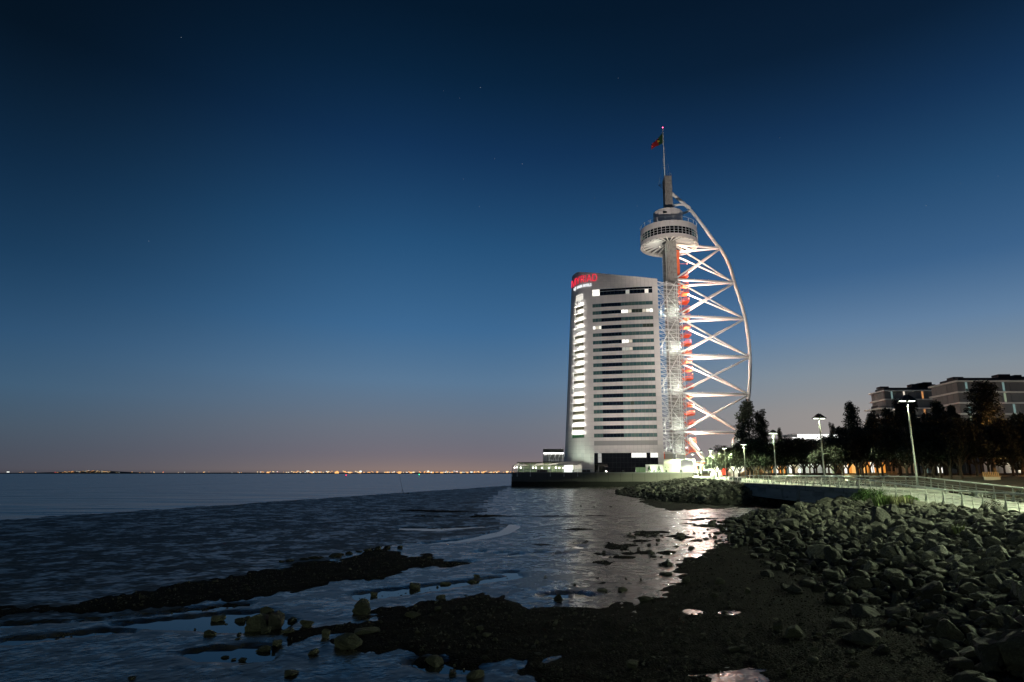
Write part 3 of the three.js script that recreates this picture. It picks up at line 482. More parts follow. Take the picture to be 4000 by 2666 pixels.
{ // flag hanging off the mast head
  const f = thing('flag', 'green and red flag hanging from the tower mast', 'flag', V(45.1, 150.9, -235.9));
  const flagGeo = (a0, a1) => { const pos = [], idx = [], n = 8, m = 8; for (let i = 0; i <= n; i++) for (let j = 0; j <= m; j++) { const s = lerp(a0, a1, i / n), t = j / m; pos.push(-0.15 - 5.2 * Math.pow(s, 1.1), -s * 6.0 * (1 - 0.08 * t) - t * (5.0 - 2.6 * s), 0.5 * Math.sin(s * 9 + t * 2) * s); } for (let i = 0; i < n; i++) for (let j = 0; j < m; j++) { const a = i * (m + 1) + j; idx.push(a, a + 1, a + m + 2, a, a + m + 2, a + m + 1); } const g = new THREE.BufferGeometry(); g.setAttribute('position', new THREE.Float32BufferAttribute(pos, 3)); g.setIndex(idx); g.computeVertexNormals(); return g; };
  mesh('green_cloth', flagGeo(0, 0.42), std(0.01, 0.06, 0.02, 0.9, { side: THREE.DoubleSide }), f); mesh('red_cloth', flagGeo(0.42, 1), std(0.3, 0.012, 0.02, 0.9, { side: THREE.DoubleSide }), f);
  mesh('halyard', [bar(V(0, -5.2, 0), V(0.0, 0.1, 0), 0.22, 8)], M.white, f); const em = mesh('emblem', new THREE.SphereGeometry(0.65, 12, 8), std(0.45, 0.3, 0.02, 0.7), f); em.scale.z = 0.12; em.position.set(-2.2, -4.35, 0.4);
}
{ // pod: clad drum with a ribbon of panes, open ribbed underside, roof rail
  const c = V(46.2, 0, -238.4), R = 12.05, N = 44, pod = new THREE.Group(); pod.name = 'pod'; tower.add(pod); pod.position.set(c.x - TO.x, -TO.y, c.z - TO.z);
  const seg = (a0, a1, r0, r1, y0, y1, th, g = 0.02) => { const P = (a, r, y) => V(Math.sin(a) * r, y, Math.cos(a) * r), e = g / R; return hexa([P(a0 + e, r0, y0), P(a1 - e, r0, y0), P(a1 - e, r0 - th, y0), P(a0 + e, r0 - th, y0), P(a0 + e, r1, y1), P(a1 - e, r1, y1), P(a1 - e, r1 - th, y1), P(a0 + e, r1 - th, y1)]); };
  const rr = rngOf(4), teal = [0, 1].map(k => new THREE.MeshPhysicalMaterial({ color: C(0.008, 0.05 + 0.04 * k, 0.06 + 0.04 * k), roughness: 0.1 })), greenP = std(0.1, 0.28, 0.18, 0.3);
  for (let i = 0; i < N; i++) {
    const a0 = i / N * 2 * Math.PI, a1 = (i + 1) / N * 2 * Math.PI, an = (a0 + a1) / 2, dx = Math.sin(an);
    mesh('upper_panel', seg(a0, a1, R, R - 0.15, 102.9, 105.5, 0.15), M.cladding, pod);
    mesh('lower_panel', seg(a0, a1, R + 0.1, R, 98.2, 99.7, 0.15), M.cladding, pod);
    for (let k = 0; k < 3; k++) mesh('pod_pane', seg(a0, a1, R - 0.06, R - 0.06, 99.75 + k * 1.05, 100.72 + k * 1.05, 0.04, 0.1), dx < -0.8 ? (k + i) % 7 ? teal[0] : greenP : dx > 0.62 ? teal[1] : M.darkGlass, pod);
    mesh('pane_frame', [seg(a0 - 0.006, a0 + 0.006, R + 0.03, R + 0.03, 99.7, 102.9, 0.2, 0), ...[99.7, 100.72, 101.77, 102.82].map(y => seg(a0, a1, R + 0.02, R + 0.02, y, y + 0.08, 0.12, 0))], M.cladding, pod);
    if (i % 2 === 0) { const P = (r, y) => V(Math.sin(a0) * r, y, Math.cos(a0) * r); mesh('rail_post', bar(P(R - 0.3, 105.4), P(R - 0.1, 107.2), 0.09, 5), M.cladding, pod); mesh('underside_rib', hexa([[R - 0.3, 98.3, -0.1], [R - 0.3, 98.3, 0.1], [3, 99.9, 0.1], [3, 99.9, -0.1], [R - 0.3, 99.2, -0.1], [R - 0.3, 99.2, 0.1], [3, 100.6, 0.1], [3, 100.6, -0.1]].map(([r, y, o]) => V(Math.sin(a0) * r + Math.cos(a0) * o, y, Math.cos(a0) * r - Math.sin(a0) * o))), M.white, pod); }
  }
  const rail = new THREE.TorusGeometry(R - 0.1, 0.05, 4, 60); rail.rotateX(Math.PI / 2); rail.translate(0, 107.2, 0); mesh('roof_rail', rail, M.cladding, pod);
  const deck = new THREE.CylinderGeometry(R - 0.2, R - 0.2, 0.3, 44); deck.translate(0, 105.1, 0); mesh('roof_deck', deck, M.claddingB, pod);
  const fl = new THREE.CylinderGeometry(R - 0.2, R - 0.2, 0.3, 44); fl.translate(0, 100.2, 0); mesh('floor', fl, std(0.5, 0.5, 0.44, 0.8), pod);
  const ring = new THREE.TorusGeometry(R - 1.2, 0.16, 5, 50); ring.rotateX(Math.PI / 2); ring.translate(0, 98.4, 0); mesh('rim_ring', ring, M.white, pod);
  const coreW = new THREE.CylinderGeometry(R - 0.6, R - 0.6, 5, 44); coreW.translate(0, 102.5, 0); mesh('inner_drum', coreW, std(0.05, 0.06, 0.07, 0.9), pod);
  for (let i = 0; i < 16; i++) { const P = (a, r, y) => V(Math.sin(a) * r, y, Math.cos(a) * r); mesh('drum_panel', seg(i / 16 * 2 * Math.PI, (i + 1) / 16 * 2 * Math.PI, 6.3, 6.3, 105.2, 113.6, 0.2), M.cladding, pod); }
  const dt = new THREE.CylinderGeometry(6.2, 6.2, 0.2, 32); dt.translate(0, 113.3, 0); mesh('drum_roof', dt, M.claddingB, pod);
  boxMesh('vent', 1.6, 0.7, 0.3, -2.3, 111.6, 6.0, M.darkMetal, pod); boxMesh('hatch', 1.4, 1.9, 0.5, -3.3, 107.2, 6.2, M.cladding, pod);
}
// the white tube sail
const nodes = [[2815, 970], [2868, 1105], [2908, 1246], [2928, 1395], [2925, 1542], [2896, 1691]].map(([u, v]) => atDepth(u, v, -240.3));
const tube = (name, a, b, r, mat = M.white) => barMesh(name, tp(a), tp(b), r, mat, tower, UNIT_TUBE);
{
  const pts = [[2624, 756], [2692, 815], [2748, 885], [2797, 952], [2817, 975], [2852, 1043], [2870, 1106], [2894, 1180], [2911, 1245], [2924, 1323], [2930, 1396], [2930, 1470], [2926, 1542], [2912, 1618], [2897, 1690], [2884, 1745], [2868, 1815], [2858, 1846]].map(([u, v]) => tp(atDepth(u, v, -240.3)));
  mesh('bow_tube', new THREE.TubeGeometry(new THREE.CatmullRomCurve3(pts, false, 'centripetal'), 110, 0.72, 14), M.white, tower);
  const ry = 115.8, ring = [[47.8, -235.6], [50.4, -234.2], [53.6, -234.9], [55.8, -237.6], [55.7, -240.4], [53.6, -243], [50, -244.8]].map(([x, z]) => tl(x, ry, z));
  mesh('ring_tube', new THREE.TubeGeometry(new THREE.CatmullRomCurve3(ring), 40, 0.48, 12), M.white, tower);
  nodes.forEach((n, i) => {
    const cf = V(48.5, n.y, -236), cr = V(48.5, n.y, -245.5);
    tube('horizontal_tube', cf, n, 0.5); tube('horizontal_tube', cr, n, 0.5);
    for (let k = 1; k < 4; k++) { const p = cf.clone().lerp(n, k / 4 + 0.05); boxMesh('light_bracket', 0.16, 0.5, 0.16, p.x - TO.x, p.y + 0.6 - TO.y, p.z - TO.z, M.lampMetal, tower); }
    if (i < 5) { const m = nodes[i + 1], bf = V(48.5, m.y + 0.9, -236), br = V(48.5, m.y + 0.9, -245.5), tf = V(48.5, n.y - 0.8, -236), tr = V(48.5, n.y - 0.8, -245.5);
      const nn = n.clone().add(V(-0.7, -0.6, 0)), mm = m.clone().add(V(-1, 0.7, 0));
      tube('diagonal_tube', nn, bf, 0.36); tube('diagonal_tube', nn, br, 0.36); tube('diagonal_tube', tf, mm, 0.36); tube('diagonal_tube', tr, mm, 0.36); }
  });
  tube('base_strut', atDepth(2690, 1714, -236.5), atDepth(2760, 1800, -236.5), 0.75); tube('base_strut', atDepth(2686, 1722, -245), atDepth(2756, 1802, -240), 0.6);
  tube('base_strut', atDepth(2896, 1693, -240.3), atDepth(2866, 1716, -240.3), 0.5); tube('base_strut', atDepth(2866, 1716, -240.3), atDepth(2866, 1846, -240.3), 0.5);
}
// orange zigzag stair between the legs and the sail
{
  const y0 = 11, step = 3.62, n = 22, guards = M.orange;
  boxMesh('stair_shaft', 1.7, 18, 5.2, 49.5 - TO.x, 88 - TO.y, -241 - TO.z, M.orange, tower);
  for (let k = 0; k < n; k++) {
    const y = y0 + k * step; if (y > 84) break;
    const x0 = 48.8, x1 = 51.4, x2 = 53.6, zf = -238.4, zb = -242.6, g = [], q = [];
    const st = (ax, ay, bx, by, z) => hexa([V(ax, ay - 0.25, z - 0.6), V(bx, by - 0.25, z - 0.6), V(bx, by - 0.25, z + 0.6), V(ax, ay - 0.25, z + 0.6), V(ax, ay + 0.18, z - 0.6), V(bx, by + 0.18, z - 0.6), V(bx, by + 0.18, z + 0.6), V(ax, ay + 0.18, z + 0.6)].map(tp));
    mesh('stair_flight', st(x0, y, x1, y + 1.8, zf), M.orange, tower); mesh('stair_flight', st(x1, y + 1.8, x0, y + 3.5, zb), M.orange, tower);
    mesh('landing', box(2.3, 0.35, 5.4, 52.5 - TO.x, y + 1.75 - TO.y, -240.5 - TO.z), M.orange, tower);
    for (const [ax, ay, bx, by, z] of [[x0, y, x1, y + 1.8, zf + 0.62], [x1, y + 1.8, x0, y + 3.5, zb - 0.62]]) { g.push(bar(tl(ax, ay + 1.1, z), tl(bx, by + 1.1, z), 0.055, 4), bar(tl(ax, ay + 0.6, z), tl(bx, by + 0.6, z), 0.04, 4)); for (let i = 0; i < 6; i++) { const p = lerp(ax, bx, i / 5), h = lerp(ay, by, i / 5); g.push(bar(tl(p, h, z), tl(p, h + 1.1, z), 0.035, 4)); } }
    mesh('handrail', g, M.orange, tower);
    for (const z of [-237.9, -243.1]) for (let i = 0; i < 5; i++) q.push(bar(tl(lerp(x1, x2, i / 4), y + 1.8, z), tl(lerp(x1, x2, i / 4), y + 3.4, z), 0.06, 4));
    for (const h of [2.5, 3.4]) q.push(bar(tl(x1, y + h, -237.9), tl(x2, y + h, -237.9), 0.06, 4), bar(tl(x2, y + h, -237.9), tl(x2, y + h, -243.1), 0.06, 4), bar(tl(x1, y + h, -243.1), tl(x2, y + h, -243.1), 0.06, 4));
    mesh('landing_guard', q, M.orange, tower);
  }
}
// white lattice cage on the water side of the legs, five lifts of bars
{
  const THICK = 1.3, X = [39.05, 42.95, 47.0, 48.75], zf = -231, zb = -234.6, lifts = [[1100, 1223], [1238, 1369], [1384, 1523], [1537, 1678], [1692, 1772]].map(([a, b]) => [atDepth(2620, b, zf).y, atDepth(2620, a, zf).y]);
  const bm = (a, b, r, part) => barMesh('lattice_bar', a.sub(part.userData.o), b.sub(part.userData.o), r * THICK, M.white, part);
  lifts.forEach(([y0, y1], k) => {
    const part = new THREE.Group(); part.name = 'lattice_lift'; const o = V(43.9, y0, -233); part.position.copy(o).sub(TO); part.userData.o = o; tower.add(part);
    const rows = Math.round((y1 - y0) / 1.62);
    for (const x of X) bm(V(x, y0, zf), V(x, y1 - (k === 0 && x > 43 ? (x - 43) * 0.35 : 0), zf), x === X[1] || x === X[2] ? 0.13 : 0.09, part);
    for (let r = 0; r <= rows; r++) { const y = lerp(y0, y1, r / rows); bm(V(X[0], y, zf), V(X[3], y - (k === 0 && r === rows ? 2 : 0), zf), r === 0 || r === rows ? 0.11 : 0.075, part); if (r < rows) for (let i = 0; i < 3; i++) { if ((r + i + k) % 4 === 3 && i === 1) continue; bm(V(X[i], lerp(y0, y1, (r + 1) / rows), zf), V(X[i + 1], y, zf), 0.06, part); } }
    bm(V(X[0], y0, zf - 0.2), V(X[2], y1, zf - 0.2), 0.11, part); bm(V(X[1], y0 + (y1 - y0) * 0.55, zf - 0.2), V(X[3], y0, zf - 0.2), 0.1, part);
    for (const x of [X[0], X[2]]) bm(V(x, y0, zb), V(x, y1, zb), 0.09, part);
    for (const r of [0, 0.33, 0.66, 1]) { const y = lerp(y0, y1, r); bm(V(X[0], y, zf), V(X[0], y, zb), 0.07, part); bm(V(X[0], y, zb), V(X[2], y, zb), 0.08, part); }
    bm(V(X[0], y0, zb), V(X[1], (y0 + y1) / 2, zb), 0.08, part); bm(V(X[1], (y0 + y1) / 2, zb), V(X[0], y1, zb), 0.08, part);
    bm(V(40.9, y0 - 1.2, -234), V(40.9, y0 + 5, -234), 0.14, part);
    delete part.userData.o;
    for (const x of [42.95, 47]) { boxMesh('lattice_lamp', 0.5, 0.25, 0.5, x - TO.x, y0 + 0.5 - TO.y, -232.3 - TO.z, glow(0.95, 1, 0.9, 2.5), tower); boxMesh('lamp_shelf', 0.9, 0.08, 2.6, x - TO.x, y0 + 0.3 - TO.y, -232.4 - TO.z, M.white, tower);
      const L = new THREE.PointLight(C(0.95, 1, 0.88), 72); L.name = 'lattice_lamp_light'; L.position.set(x, y0 + 1.0, -232.3); L.shadow.radius = 6; scene.add(L); }
  });
}
// white flood lamps on the stair landings that wash the sail
for (const [u, v, z, cd] of [[2690, 1150, -240.5, 480], [2698, 1290, -240.5, 420], [2705, 1437, -240.5, 520], [2710, 1582, -240.5, 520], [2717, 1696, -236.5, 420], [2672, 985, -240.5, 140]]) {
  const p = atDepth(u, v, z); boxMesh('landing_lamp', 0.4, 0.4, 0.4, p.x - TO.x, p.y - TO.y, p.z - TO.z, glow(1, 1, 0.95, 9), tower);
  const L = new THREE.PointLight(C(1, 0.98, 0.92), cd); L.name = 'landing_lamp_light'; L.position.copy(p).add(V(0.5, 0, 0.4)); L.shadow.radius = 10; scene.add(L);
}
// warm red-orange lamps on the outer side of the stair, one a level
for (const n of nodes.slice(0, 6)) for (const dy of [-7]) {
  const p = V(54.4, n.y + dy, -240.5); boxMesh('stair_lamp', 0.3, 0.3, 0.3, p.x - 0.4 - TO.x, p.y - TO.y, p.z - TO.z, glow(1, 0.4, 0.22, 4), tower); barMesh('stair_lamp_arm', tl(p.x - 0.4, p.y, p.z), tl(48.5, p.y, p.z), 0.07, M.orange, tower);
  const L = new THREE.PointLight(C(1, 0.4, 0.24), 430); L.name = 'stair_lamp_light'; L.position.copy(p).add(V(0.2, 0, 0)); L.shadow.radius = 8; scene.add(L);
}
{ // lamps under the pod
  for (const [x, z, col, cd] of [[41, -231.5, C(1, 1, 0.85), 55], [52, -236, C(1, 0.62, 0.3), 50]]) { boxMesh('pod_lamp', 0.4, 0.2, 0.4, x - TO.x, 95.6 - TO.y, z - TO.z, glow(col.r, col.g, col.b, 2), tower); barMesh('pod_lamp_arm', tl(x, 95.7, z), tl(46, 95.2, -237), 0.08, M.lampMetal, tower); const L = new THREE.PointLight(col, cd); L.name = 'pod_lamp_light'; L.position.set(x, 96, z); L.shadow.radius = 6; scene.add(L); }
}

// ================================================================ TERRACE ON THE QUAY
console.log('terrace');
const globeLampMat = glow(1, 0.99, 0.92, 7);
{
  const t0 = QY + 0.025;
  // upper glazed box with a light strip and braced frame
  const p = atDepth(2121, 1843, -214), q = atDepth(2203, 1755, -214), b = thing('glass_pavilion', 'two-storey black framed glass pavilion with bright light strip beside the hotel', 'pavilion', V(p.x, t0, -214));
  const w = q.x - p.x, y1 = q.y - t0, y0 = atDepth(2121, 1806, -214).y - t0, ys = atDepth(2121, 1770, -214).y - t0;
  mesh('floor_slab', box(w, 0.35, 7, w / 2, y0, -3.5), M.darkMetal, b); mesh('roof_fascia', box(w, y1 - ys, 7, w / 2, (y1 + ys) / 2, -3.5), std(0.05, 0.055, 0.05, 0.7), b);
  for (const x of [0.08, w - 0.08]) { boxMesh('frame_post', 0.16, y1, 0.16, x, y1 / 2, 0.02, x < 1 ? M.darkMetal : M.white, b); boxMesh('frame_post', 0.16, y1, 0.16, x, y1 / 2, -6.9, M.darkMetal, b); }
  boxMesh('top_edge', 1.0, 0.12, 0.1, w - 0.5, y1 + 0.07, 0.04, M.white, b);
  mesh('back_wall', box(w - 0.4, ys - y0, 0.1, w / 2, (ys + y0) / 2, -6.6), std(0.3, 0.32, 0.28, 0.8), b);
  for (let i = 0; i < 8; i++) boxMesh('louvre', 0.1, ys - y0 - 0.3, 0.1, 0.3 + i * 0.16, (ys + y0) / 2, -0.2, M.white, b);
  for (let i = 0; i < 4; i++) barMesh('brace', V(1.7 + i * 1.55, y0 + 0.3, -1), V(3.1 + i * 1.55, ys - 0.2, -1), 0.09, M.white, b);
  for (let i = 0; i < 3; i++) boxMesh('column', 0.14, ys - y0, 0.14, 2 + i * 2.4, (ys + y0) / 2, -0.9, M.white, b);
  boxMesh('light_strip', w - 0.3, 0.42, 0.12, w / 2, ys - 0.18, 0.06, glow(1, 1, 0.96, 4), b);
  const L = new THREE.RectAreaLight(C(1, 1, 0.96), 7, w - 0.4, 0.3); L.name = 'light_strip_light'; L.position.set(p.x + w / 2, t0 + ys - 0.45, -214.8); L.rotation.x = -Math.PI / 2; scene.add(L);
  for (let i = 0; i < 7; i++) { const c = mesh('chair', [box(0.45, 0.06, 0.45, 0, 0.45, 0), box(0.45, 0.5, 0.06, 0, 0.72, -0.2), box(0.4, 0.42, 0.05, 0, 0.22, 0.15), box(0.4, 0.42, 0.05, 0, 0.22, -0.18)], M.white); tag(c, 'small white chair on the upper floor of the glass pavilion', 'chair', 'chairs in the glass pavilion'); c.position.set(p.x + 2.2 + i * 0.78, t0 + y0 + 0.19, -215.6 - (i % 3) * 0.9); c.rotation.y = i; }
  // sail canopies
  const sail = (name, label, pts, mat) => { // four corners, hypar surface with thickness
    const [A, B, Cc, D] = pts, pos = [], idx = [], n = 10; for (let i = 0; i <= n; i++) for (let j = 0; j <= n; j++) { const s = i / n, t = j / n, k = 4 * s * (1 - s) * 4 * t * (1 - t) * 0.18; const P = A.clone().multiplyScalar((1 - s) * (1 - t)).addScaledVector(B, s * (1 - t)).addScaledVector(Cc, s * t).addScaledVector(D, (1 - s) * t); P.y -= k; pos.push(P.x, P.y, P.z); }
    for (let i = 0; i < n; i++) for (let j = 0; j < n; j++) { const a = i * (n + 1) + j; idx.push(a, a + 1, a + n + 2, a, a + n + 2, a + n + 1); } const g = new THREE.BufferGeometry(); g.setAttribute('position', new THREE.Float32BufferAttribute(pos, 3)); g.setIndex(idx); g.computeVertexNormals(); const o = mesh(name, g, mat); tag(o, label, 'canopy', 'sail canopies over the terrace'); return o;
  };
  const cloth = new THREE.MeshPhysicalMaterial({ color: C(0.6, 0.57, 0.5), roughness: 0.9, transmission: 0.35, thickness: 0, side: THREE.DoubleSide });
  const S = (u, v, z) => atDepth(u, v, z);
  sail('sail_canopy', 'pale sail canopy with a peaked mast at the seaward end of the terrace', [S(2003, 1821, -200), S(2021, 1810, -200), S(2065, 1819, -209), S(2052, 1822, -209)], cloth);
  sail('sail_canopy', 'pale sail canopy drooping towards the seaward canopy on the terrace', [S(2072, 1819, -200), S(2121, 1808, -200), S(2124, 1816, -209), S(2085, 1821, -209)], cloth);
  sail('sail_canopy', 'wide grey sail canopy right below the glass pavilion floor', [S(2105, 1820, -198), S(2196, 1806, -203), S(2235, 1804, -210), S(2150, 1818, -211)], cloth);
  sail('sail_canopy', 'brightly lit sail canopy between the pavilion and the hotel nose', [S(2160, 1818, -198), S(2215, 1819, -197), S(2237, 1804, -204), S(2196, 1806, -205)], cloth);
  sail('sail_canopy', 'dark sail canopy spread in front of the hotel nose', [S(2216, 1818, -197), S(2257, 1818, -197), S(2278, 1804, -203), S(2238, 1804, -204)], cloth);
  for (const [u, vt] of [[2001, 1820], [2021, 1810], [2072, 1818], [2150, 1817], [2203, 1818], [2256, 1817]]) {
    const a = S(u, vt, -194.85), o = thing('canopy_mast', 'thin white canopy mast fixed to the face of the quay wall', 'mast', V(a.x, 3.3, -194.85), 0, 'canopy masts along the quay wall'); mesh('pole', bar(V(0, 0, 0), V(0, a.y - 3.3 + 0.1, 0), 0.09, 6, 0.07), M.white, o); mesh('wall_plate', box(0.3, 0.5, 0.3, 0, 0.25, -0.14), M.white, o);
  }
  // globe lamps on stems
  for (const [u, v, z] of [[2010, 1828, -203], [2020, 1827, -202], [2034, 1828, -201], [2082, 1828, -202], [2093, 1828, -204], [2117, 1829, -202], [2144, 1829, -207], [2171, 1828, -206], [2185, 1829, -205], [2201, 1829, -208]]) {
    const a = atDepth(u, v, z), o = thing('globe_lamp', 'glowing white globe lamp on a thin stem on the terrace', 'lamp', V(a.x, t0, z), 0, 'globe lamps on the terrace'); mesh('stem', bar(V(0, 0, 0), V(0, a.y - t0, 0), 0.03, 6), M.darkMetal, o); mesh('globe', new THREE.SphereGeometry(0.22, 12, 8).translate(0, a.y - t0, 0), globeLampMat, o);
    const P = new THREE.PointLight(C(1, 0.97, 0.85), 16); P.name = 'globe_lamp_light'; P.position.set(a.x, a.y, z); P.shadow.radius = 8; scene.add(P);
  }
  // low terrace building, planters, loungers, screen
  const low = thing('terrace_bar', 'low greenish lit bar building under the sail canopies', 'building', V(-4, t0, -213.5)); mesh('wall', box(22, 3.2, 0.3, 0, 1.6, 0), std(0.35, 0.42, 0.25, 0.8), low); for (let i = 0; i < 9; i++) { boxMesh('mullion', 0.12, 3.2, 0.16, -9 + i * 2.3, 1.6, 0.2, M.white, low); } mesh('bar_roof', box(22.4, 0.2, 4, 0, 3.35, 1.6), M.darkMetal, low);
  const glare = thing('lit_screen', 'bright white lit screen under the canopy by the hotel nose', 'screen', V(atDepth(2221, 1840, -206).x, t0, -206)); mesh('screen_panel', box(3.2, 2.7, 0.12, 0, 1.35, 0), glow(1, 1, 0.93, 1.6), glare); mesh('side_panel', box(2.6, 2.5, 0.1, 3.2, 1.25, -0.3), std(0.75, 0.78, 0.7, 0.8), glare);
  const gl = new THREE.RectAreaLight(C(1, 1, 0.93), 3, 3, 2.5); gl.name = 'lit_screen_light'; gl.position.set(glare.position.x, t0 + 1.4, -205.8); gl.rotation.y = Math.PI; scene.add(gl);
  for (const [u, w2] of [[2118, 3.4], [2284, 1.5], [2297, 1.5]]) { const a = atDepth(u, 1842, -197.5), o = thing('terrace_sofa', u < 2200 ? 'long dark wicker sofa on the terrace edge' : 'brown wooden lounger on the terrace by the hotel nose', 'seat', V(a.x, t0, -197.6), 0, u < 2200 ? undefined : 'wooden loungers by the hotel nose'); mesh('seat', box(w2, 0.4, 0.8, 0, 0.2, 0), std(0.09, 0.06, 0.04, 0.8), o); mesh('backrest', box(w2, 0.45, 0.15, 0, 0.55, -0.35), std(0.07, 0.05, 0.035, 0.8), o); }
  // glass balustrade panels
  const bal = thing('glass_balustrade', 'clear glass balustrade with thin posts along the quay edge', 'balustrade', V(0, t0, -195.35)); const gm = new THREE.MeshPhysicalMaterial({ color: C(0.9, 0.95, 0.95), transmission: 1, roughness: 0.02, thickness: 0 });
  for (let i = 0; i < 12; i++) { boxMesh('glass_panel', 2.0, 0.95, 0.02, -14.4 + i * 2.15, 0.55, 0, gm, bal); boxMesh('post', 0.05, 1.05, 0.05, -15.45 + i * 2.15, 0.53, 0, M.steel, bal); }
  for (const u of [2232, 2240, 2270, 2300]) { const a = atDepth(u, 1843, -226), f = V(a.x, t0, -222); flood('nose_uplight', f, V(a.x + 0.5, 16, -232), 130, 0.5, C(0.85, 1, 0.8), 'small uplight on the terrace at the foot of the hotel nose', 'uplights at the hotel nose'); }
}
{ // podium between hotel and tower: doors, white lit walls, ramp, uplit hedge screen
  const b = thing('tower_podium', 'white podium block with double doors at the foot of the tower', 'building', V(44, QY, -229));
  mesh('wall', box(13.4, 3.2, 14, -0.3, 1.6, -7.2), std(0.55, 0.56, 0.5, 0.7), b); mesh('parapet', box(13.8, 1.7, 14.4, -0.2, 4.05, -7.2), std(0.6, 0.61, 0.55, 0.7), b);
  for (const x of [-4.6, -3.5]) { boxMesh('door', 1.02, 2.5, 0.06, x, 1.27, -0.17, std(0.48, 0.49, 0.42, 0.6), b); boxMesh('notice', 0.3, 0.18, 0.02, x + 0.05, 1.85, -0.12, M.darkMetal, b); boxMesh('handle', 0.05, 0.3, 0.06, x + 0.4, 1.2, -0.11, M.steel, b); }
  boxMesh('orange_panel', 2.6, 2.6, 0.3, -5.7, 6.2, -3, M.orange, b); boxMesh('grey_panel', 3, 2.8, 0.3, -2.6, 6.3, -3, std(0.4, 0.4, 0.35, 0.7), b); boxMesh('column', 0.9, 2.9, 0.5, -4.6, 6.3, -2.6, M.orange, b);
  const ramp = thing('white_portal', 'brightly lit white portal with sloping side walls at the tower entrance', 'portal', V(47.4, 3.35, -222));
  mesh('back_panel', box(4.6, 4.6, 0.3, -0.6, 3.7, -3), M.white, ramp); mesh('side_wall', hexa([V(2, 0, 2.5), V(2.4, 0, 2.5), V(2.4, 0, -3), V(2, 0, -3), V(2, 0.5, 2.5), V(2.4, 0.5, 2.5), V(2.4, 4.8, -3), V(2, 4.8, -3)]), M.white, ramp); mesh('side_wall', hexa([V(-3.2, 0, 2.5), V(-2.8, 0, 2.5), V(-2.8, 0, -3), V(-3.2, 0, -3), V(-3.2, 0.5, 2.5), V(-2.8, 0.5, 2.5), V(-2.8, 2.6, -3), V(-3.2, 2.6, -3)]), M.steel, ramp); mesh('ramp_floor', hexa([V(-3, -0.3, 3), V(2.2, -0.3, 3), V(2.2, -0.3, -3), V(-3, -0.3, -3), V(-3, 0.05, 3), V(2.2, 0.05, 3), V(2.2, 1.3, -3), V(-3, 1.3, -3)]), M.white, ramp);
  for (let i = 0; i < 3; i++) barMesh('bollard', V(-2 + i * 1.6, 0.1, 2.2), V(-2 + i * 1.6, 1.0, 2.2), 0.05, M.darkMetal, ramp);
  boxMesh('lamp', 0.4, 0.25, 0.25, -0.4, 1.9, -1.6, glow(1, 1, 0.95, 6), ramp); const L = new THREE.PointLight(C(1, 1, 0.94), 15); L.name = 'portal_lamp_light'; L.position.set(47, 5.6, -223.2); L.shadow.radius = 8; scene.add(L);
  const hedge = thing('lit_screen_wall', 'uplit white screen wall with two dark conical shrubs before the lobby', 'screen', V(33.2, QY, -217)); mesh('screen_panel', box(6.2, 2.75, 0.2, 0.3, 1.37, -0.6), M.white, hedge); boxMesh('lamp', 0.25, 0.15, 0.2, 0, 0.1, 0.4, glow(0.9, 1, 0.8, 4), hedge);
  for (const x of [31.6, 35.1]) { const s = thing('conical_shrub', 'small dark conical shrub in front of the uplit screen wall', 'shrub', V(x, QY, -216.9), 0, 'conical shrubs by the lobby'); const r = rngOf(Math.round(x * 10)), g = []; for (let i = 0; i < 160; i++) { const h = 2.1 * r(), a = r() * 6.3, q = (0.95 * (1 - h / 2.2)) * Math.sqrt(r()); g.push(new THREE.PlaneGeometry(0.22, 0.22).rotateX(r() * 3).rotateY(r() * 6).translate(Math.cos(a) * q, h + 0.1, Math.sin(a) * q)); } mesh('foliage', g, std(0.05, 0.11, 0.035, 0.9, { side: THREE.DoubleSide }), s); mesh('stem', bar(V(0, 0, 0), V(0, 1.4, 0), 0.05), std(0.06, 0.04, 0.03, 0.9), s); }
  const P = new THREE.PointLight(C(0.8, 1, 0.7), 14); P.name = 'screen_lamp_light'; P.position.set(33.2, QY + 0.5, -216.2); scene.add(P);
  // orange kiosk, white stair deck and poles right of the tower foot
  const k = thing('orange_kiosk', 'orange and grey kiosk block behind the tower foot', 'building', V(54.5, 3.4, -246)); mesh('wall', box(9, 5.2, 5, 0, 2.6, 0), M.orange, k); mesh('lower_wall', box(9.2, 2.2, 5.2, 0, 1.1, 0.02), std(0.05, 0.05, 0.05, 0.8), k); boxMesh('door', 1.1, 2.4, 0.1, 0.8, 3.7, 2.55, M.darkMetal, k); mesh('kiosk_roof', box(9.4, 0.3, 5.4, 0, 5.35, 0), M.lampMetal, k);
  const d = thing('white_deck', 'white raised deck with stair and posts at the tower foot', 'deck', V(54, 3.3, -232)); mesh('deck_slab', box(9.5, 0.5, 4, 0, 4.2, 0), M.white, d); for (const x of [-4, -1, 2, 4.3]) boxMesh('post', 0.35, 4, 0.35, x, 2, 1.4, M.white, d); mesh('stair_string', hexa([V(-3.6, 0, 1.6), V(-3.2, 0, 1.6), V(-3.2, 0, 2), V(-3.6, 0, 2), V(-0.2, 4.1, 1.6), V(0.3, 4.1, 1.6), V(0.3, 4.1, 2), V(-0.2, 4.1, 2)]), M.lampMetal, d); boxMesh('sign_board', 3.4, 1.9, 0.15, 1.6, 2.9, 2.1, M.white, d); for (let i = 0; i < 6; i++) barMesh('rail_post', V(-4.5 + i * 1.8, 4.4, 1.9), V(-4.5 + i * 1.8, 5.4, 1.9), 0.04, M.white, d); barMesh('deck_rail', V(-4.6, 5.4, 1.9), V(4.6, 5.4, 1.9), 0.05, M.white, d);
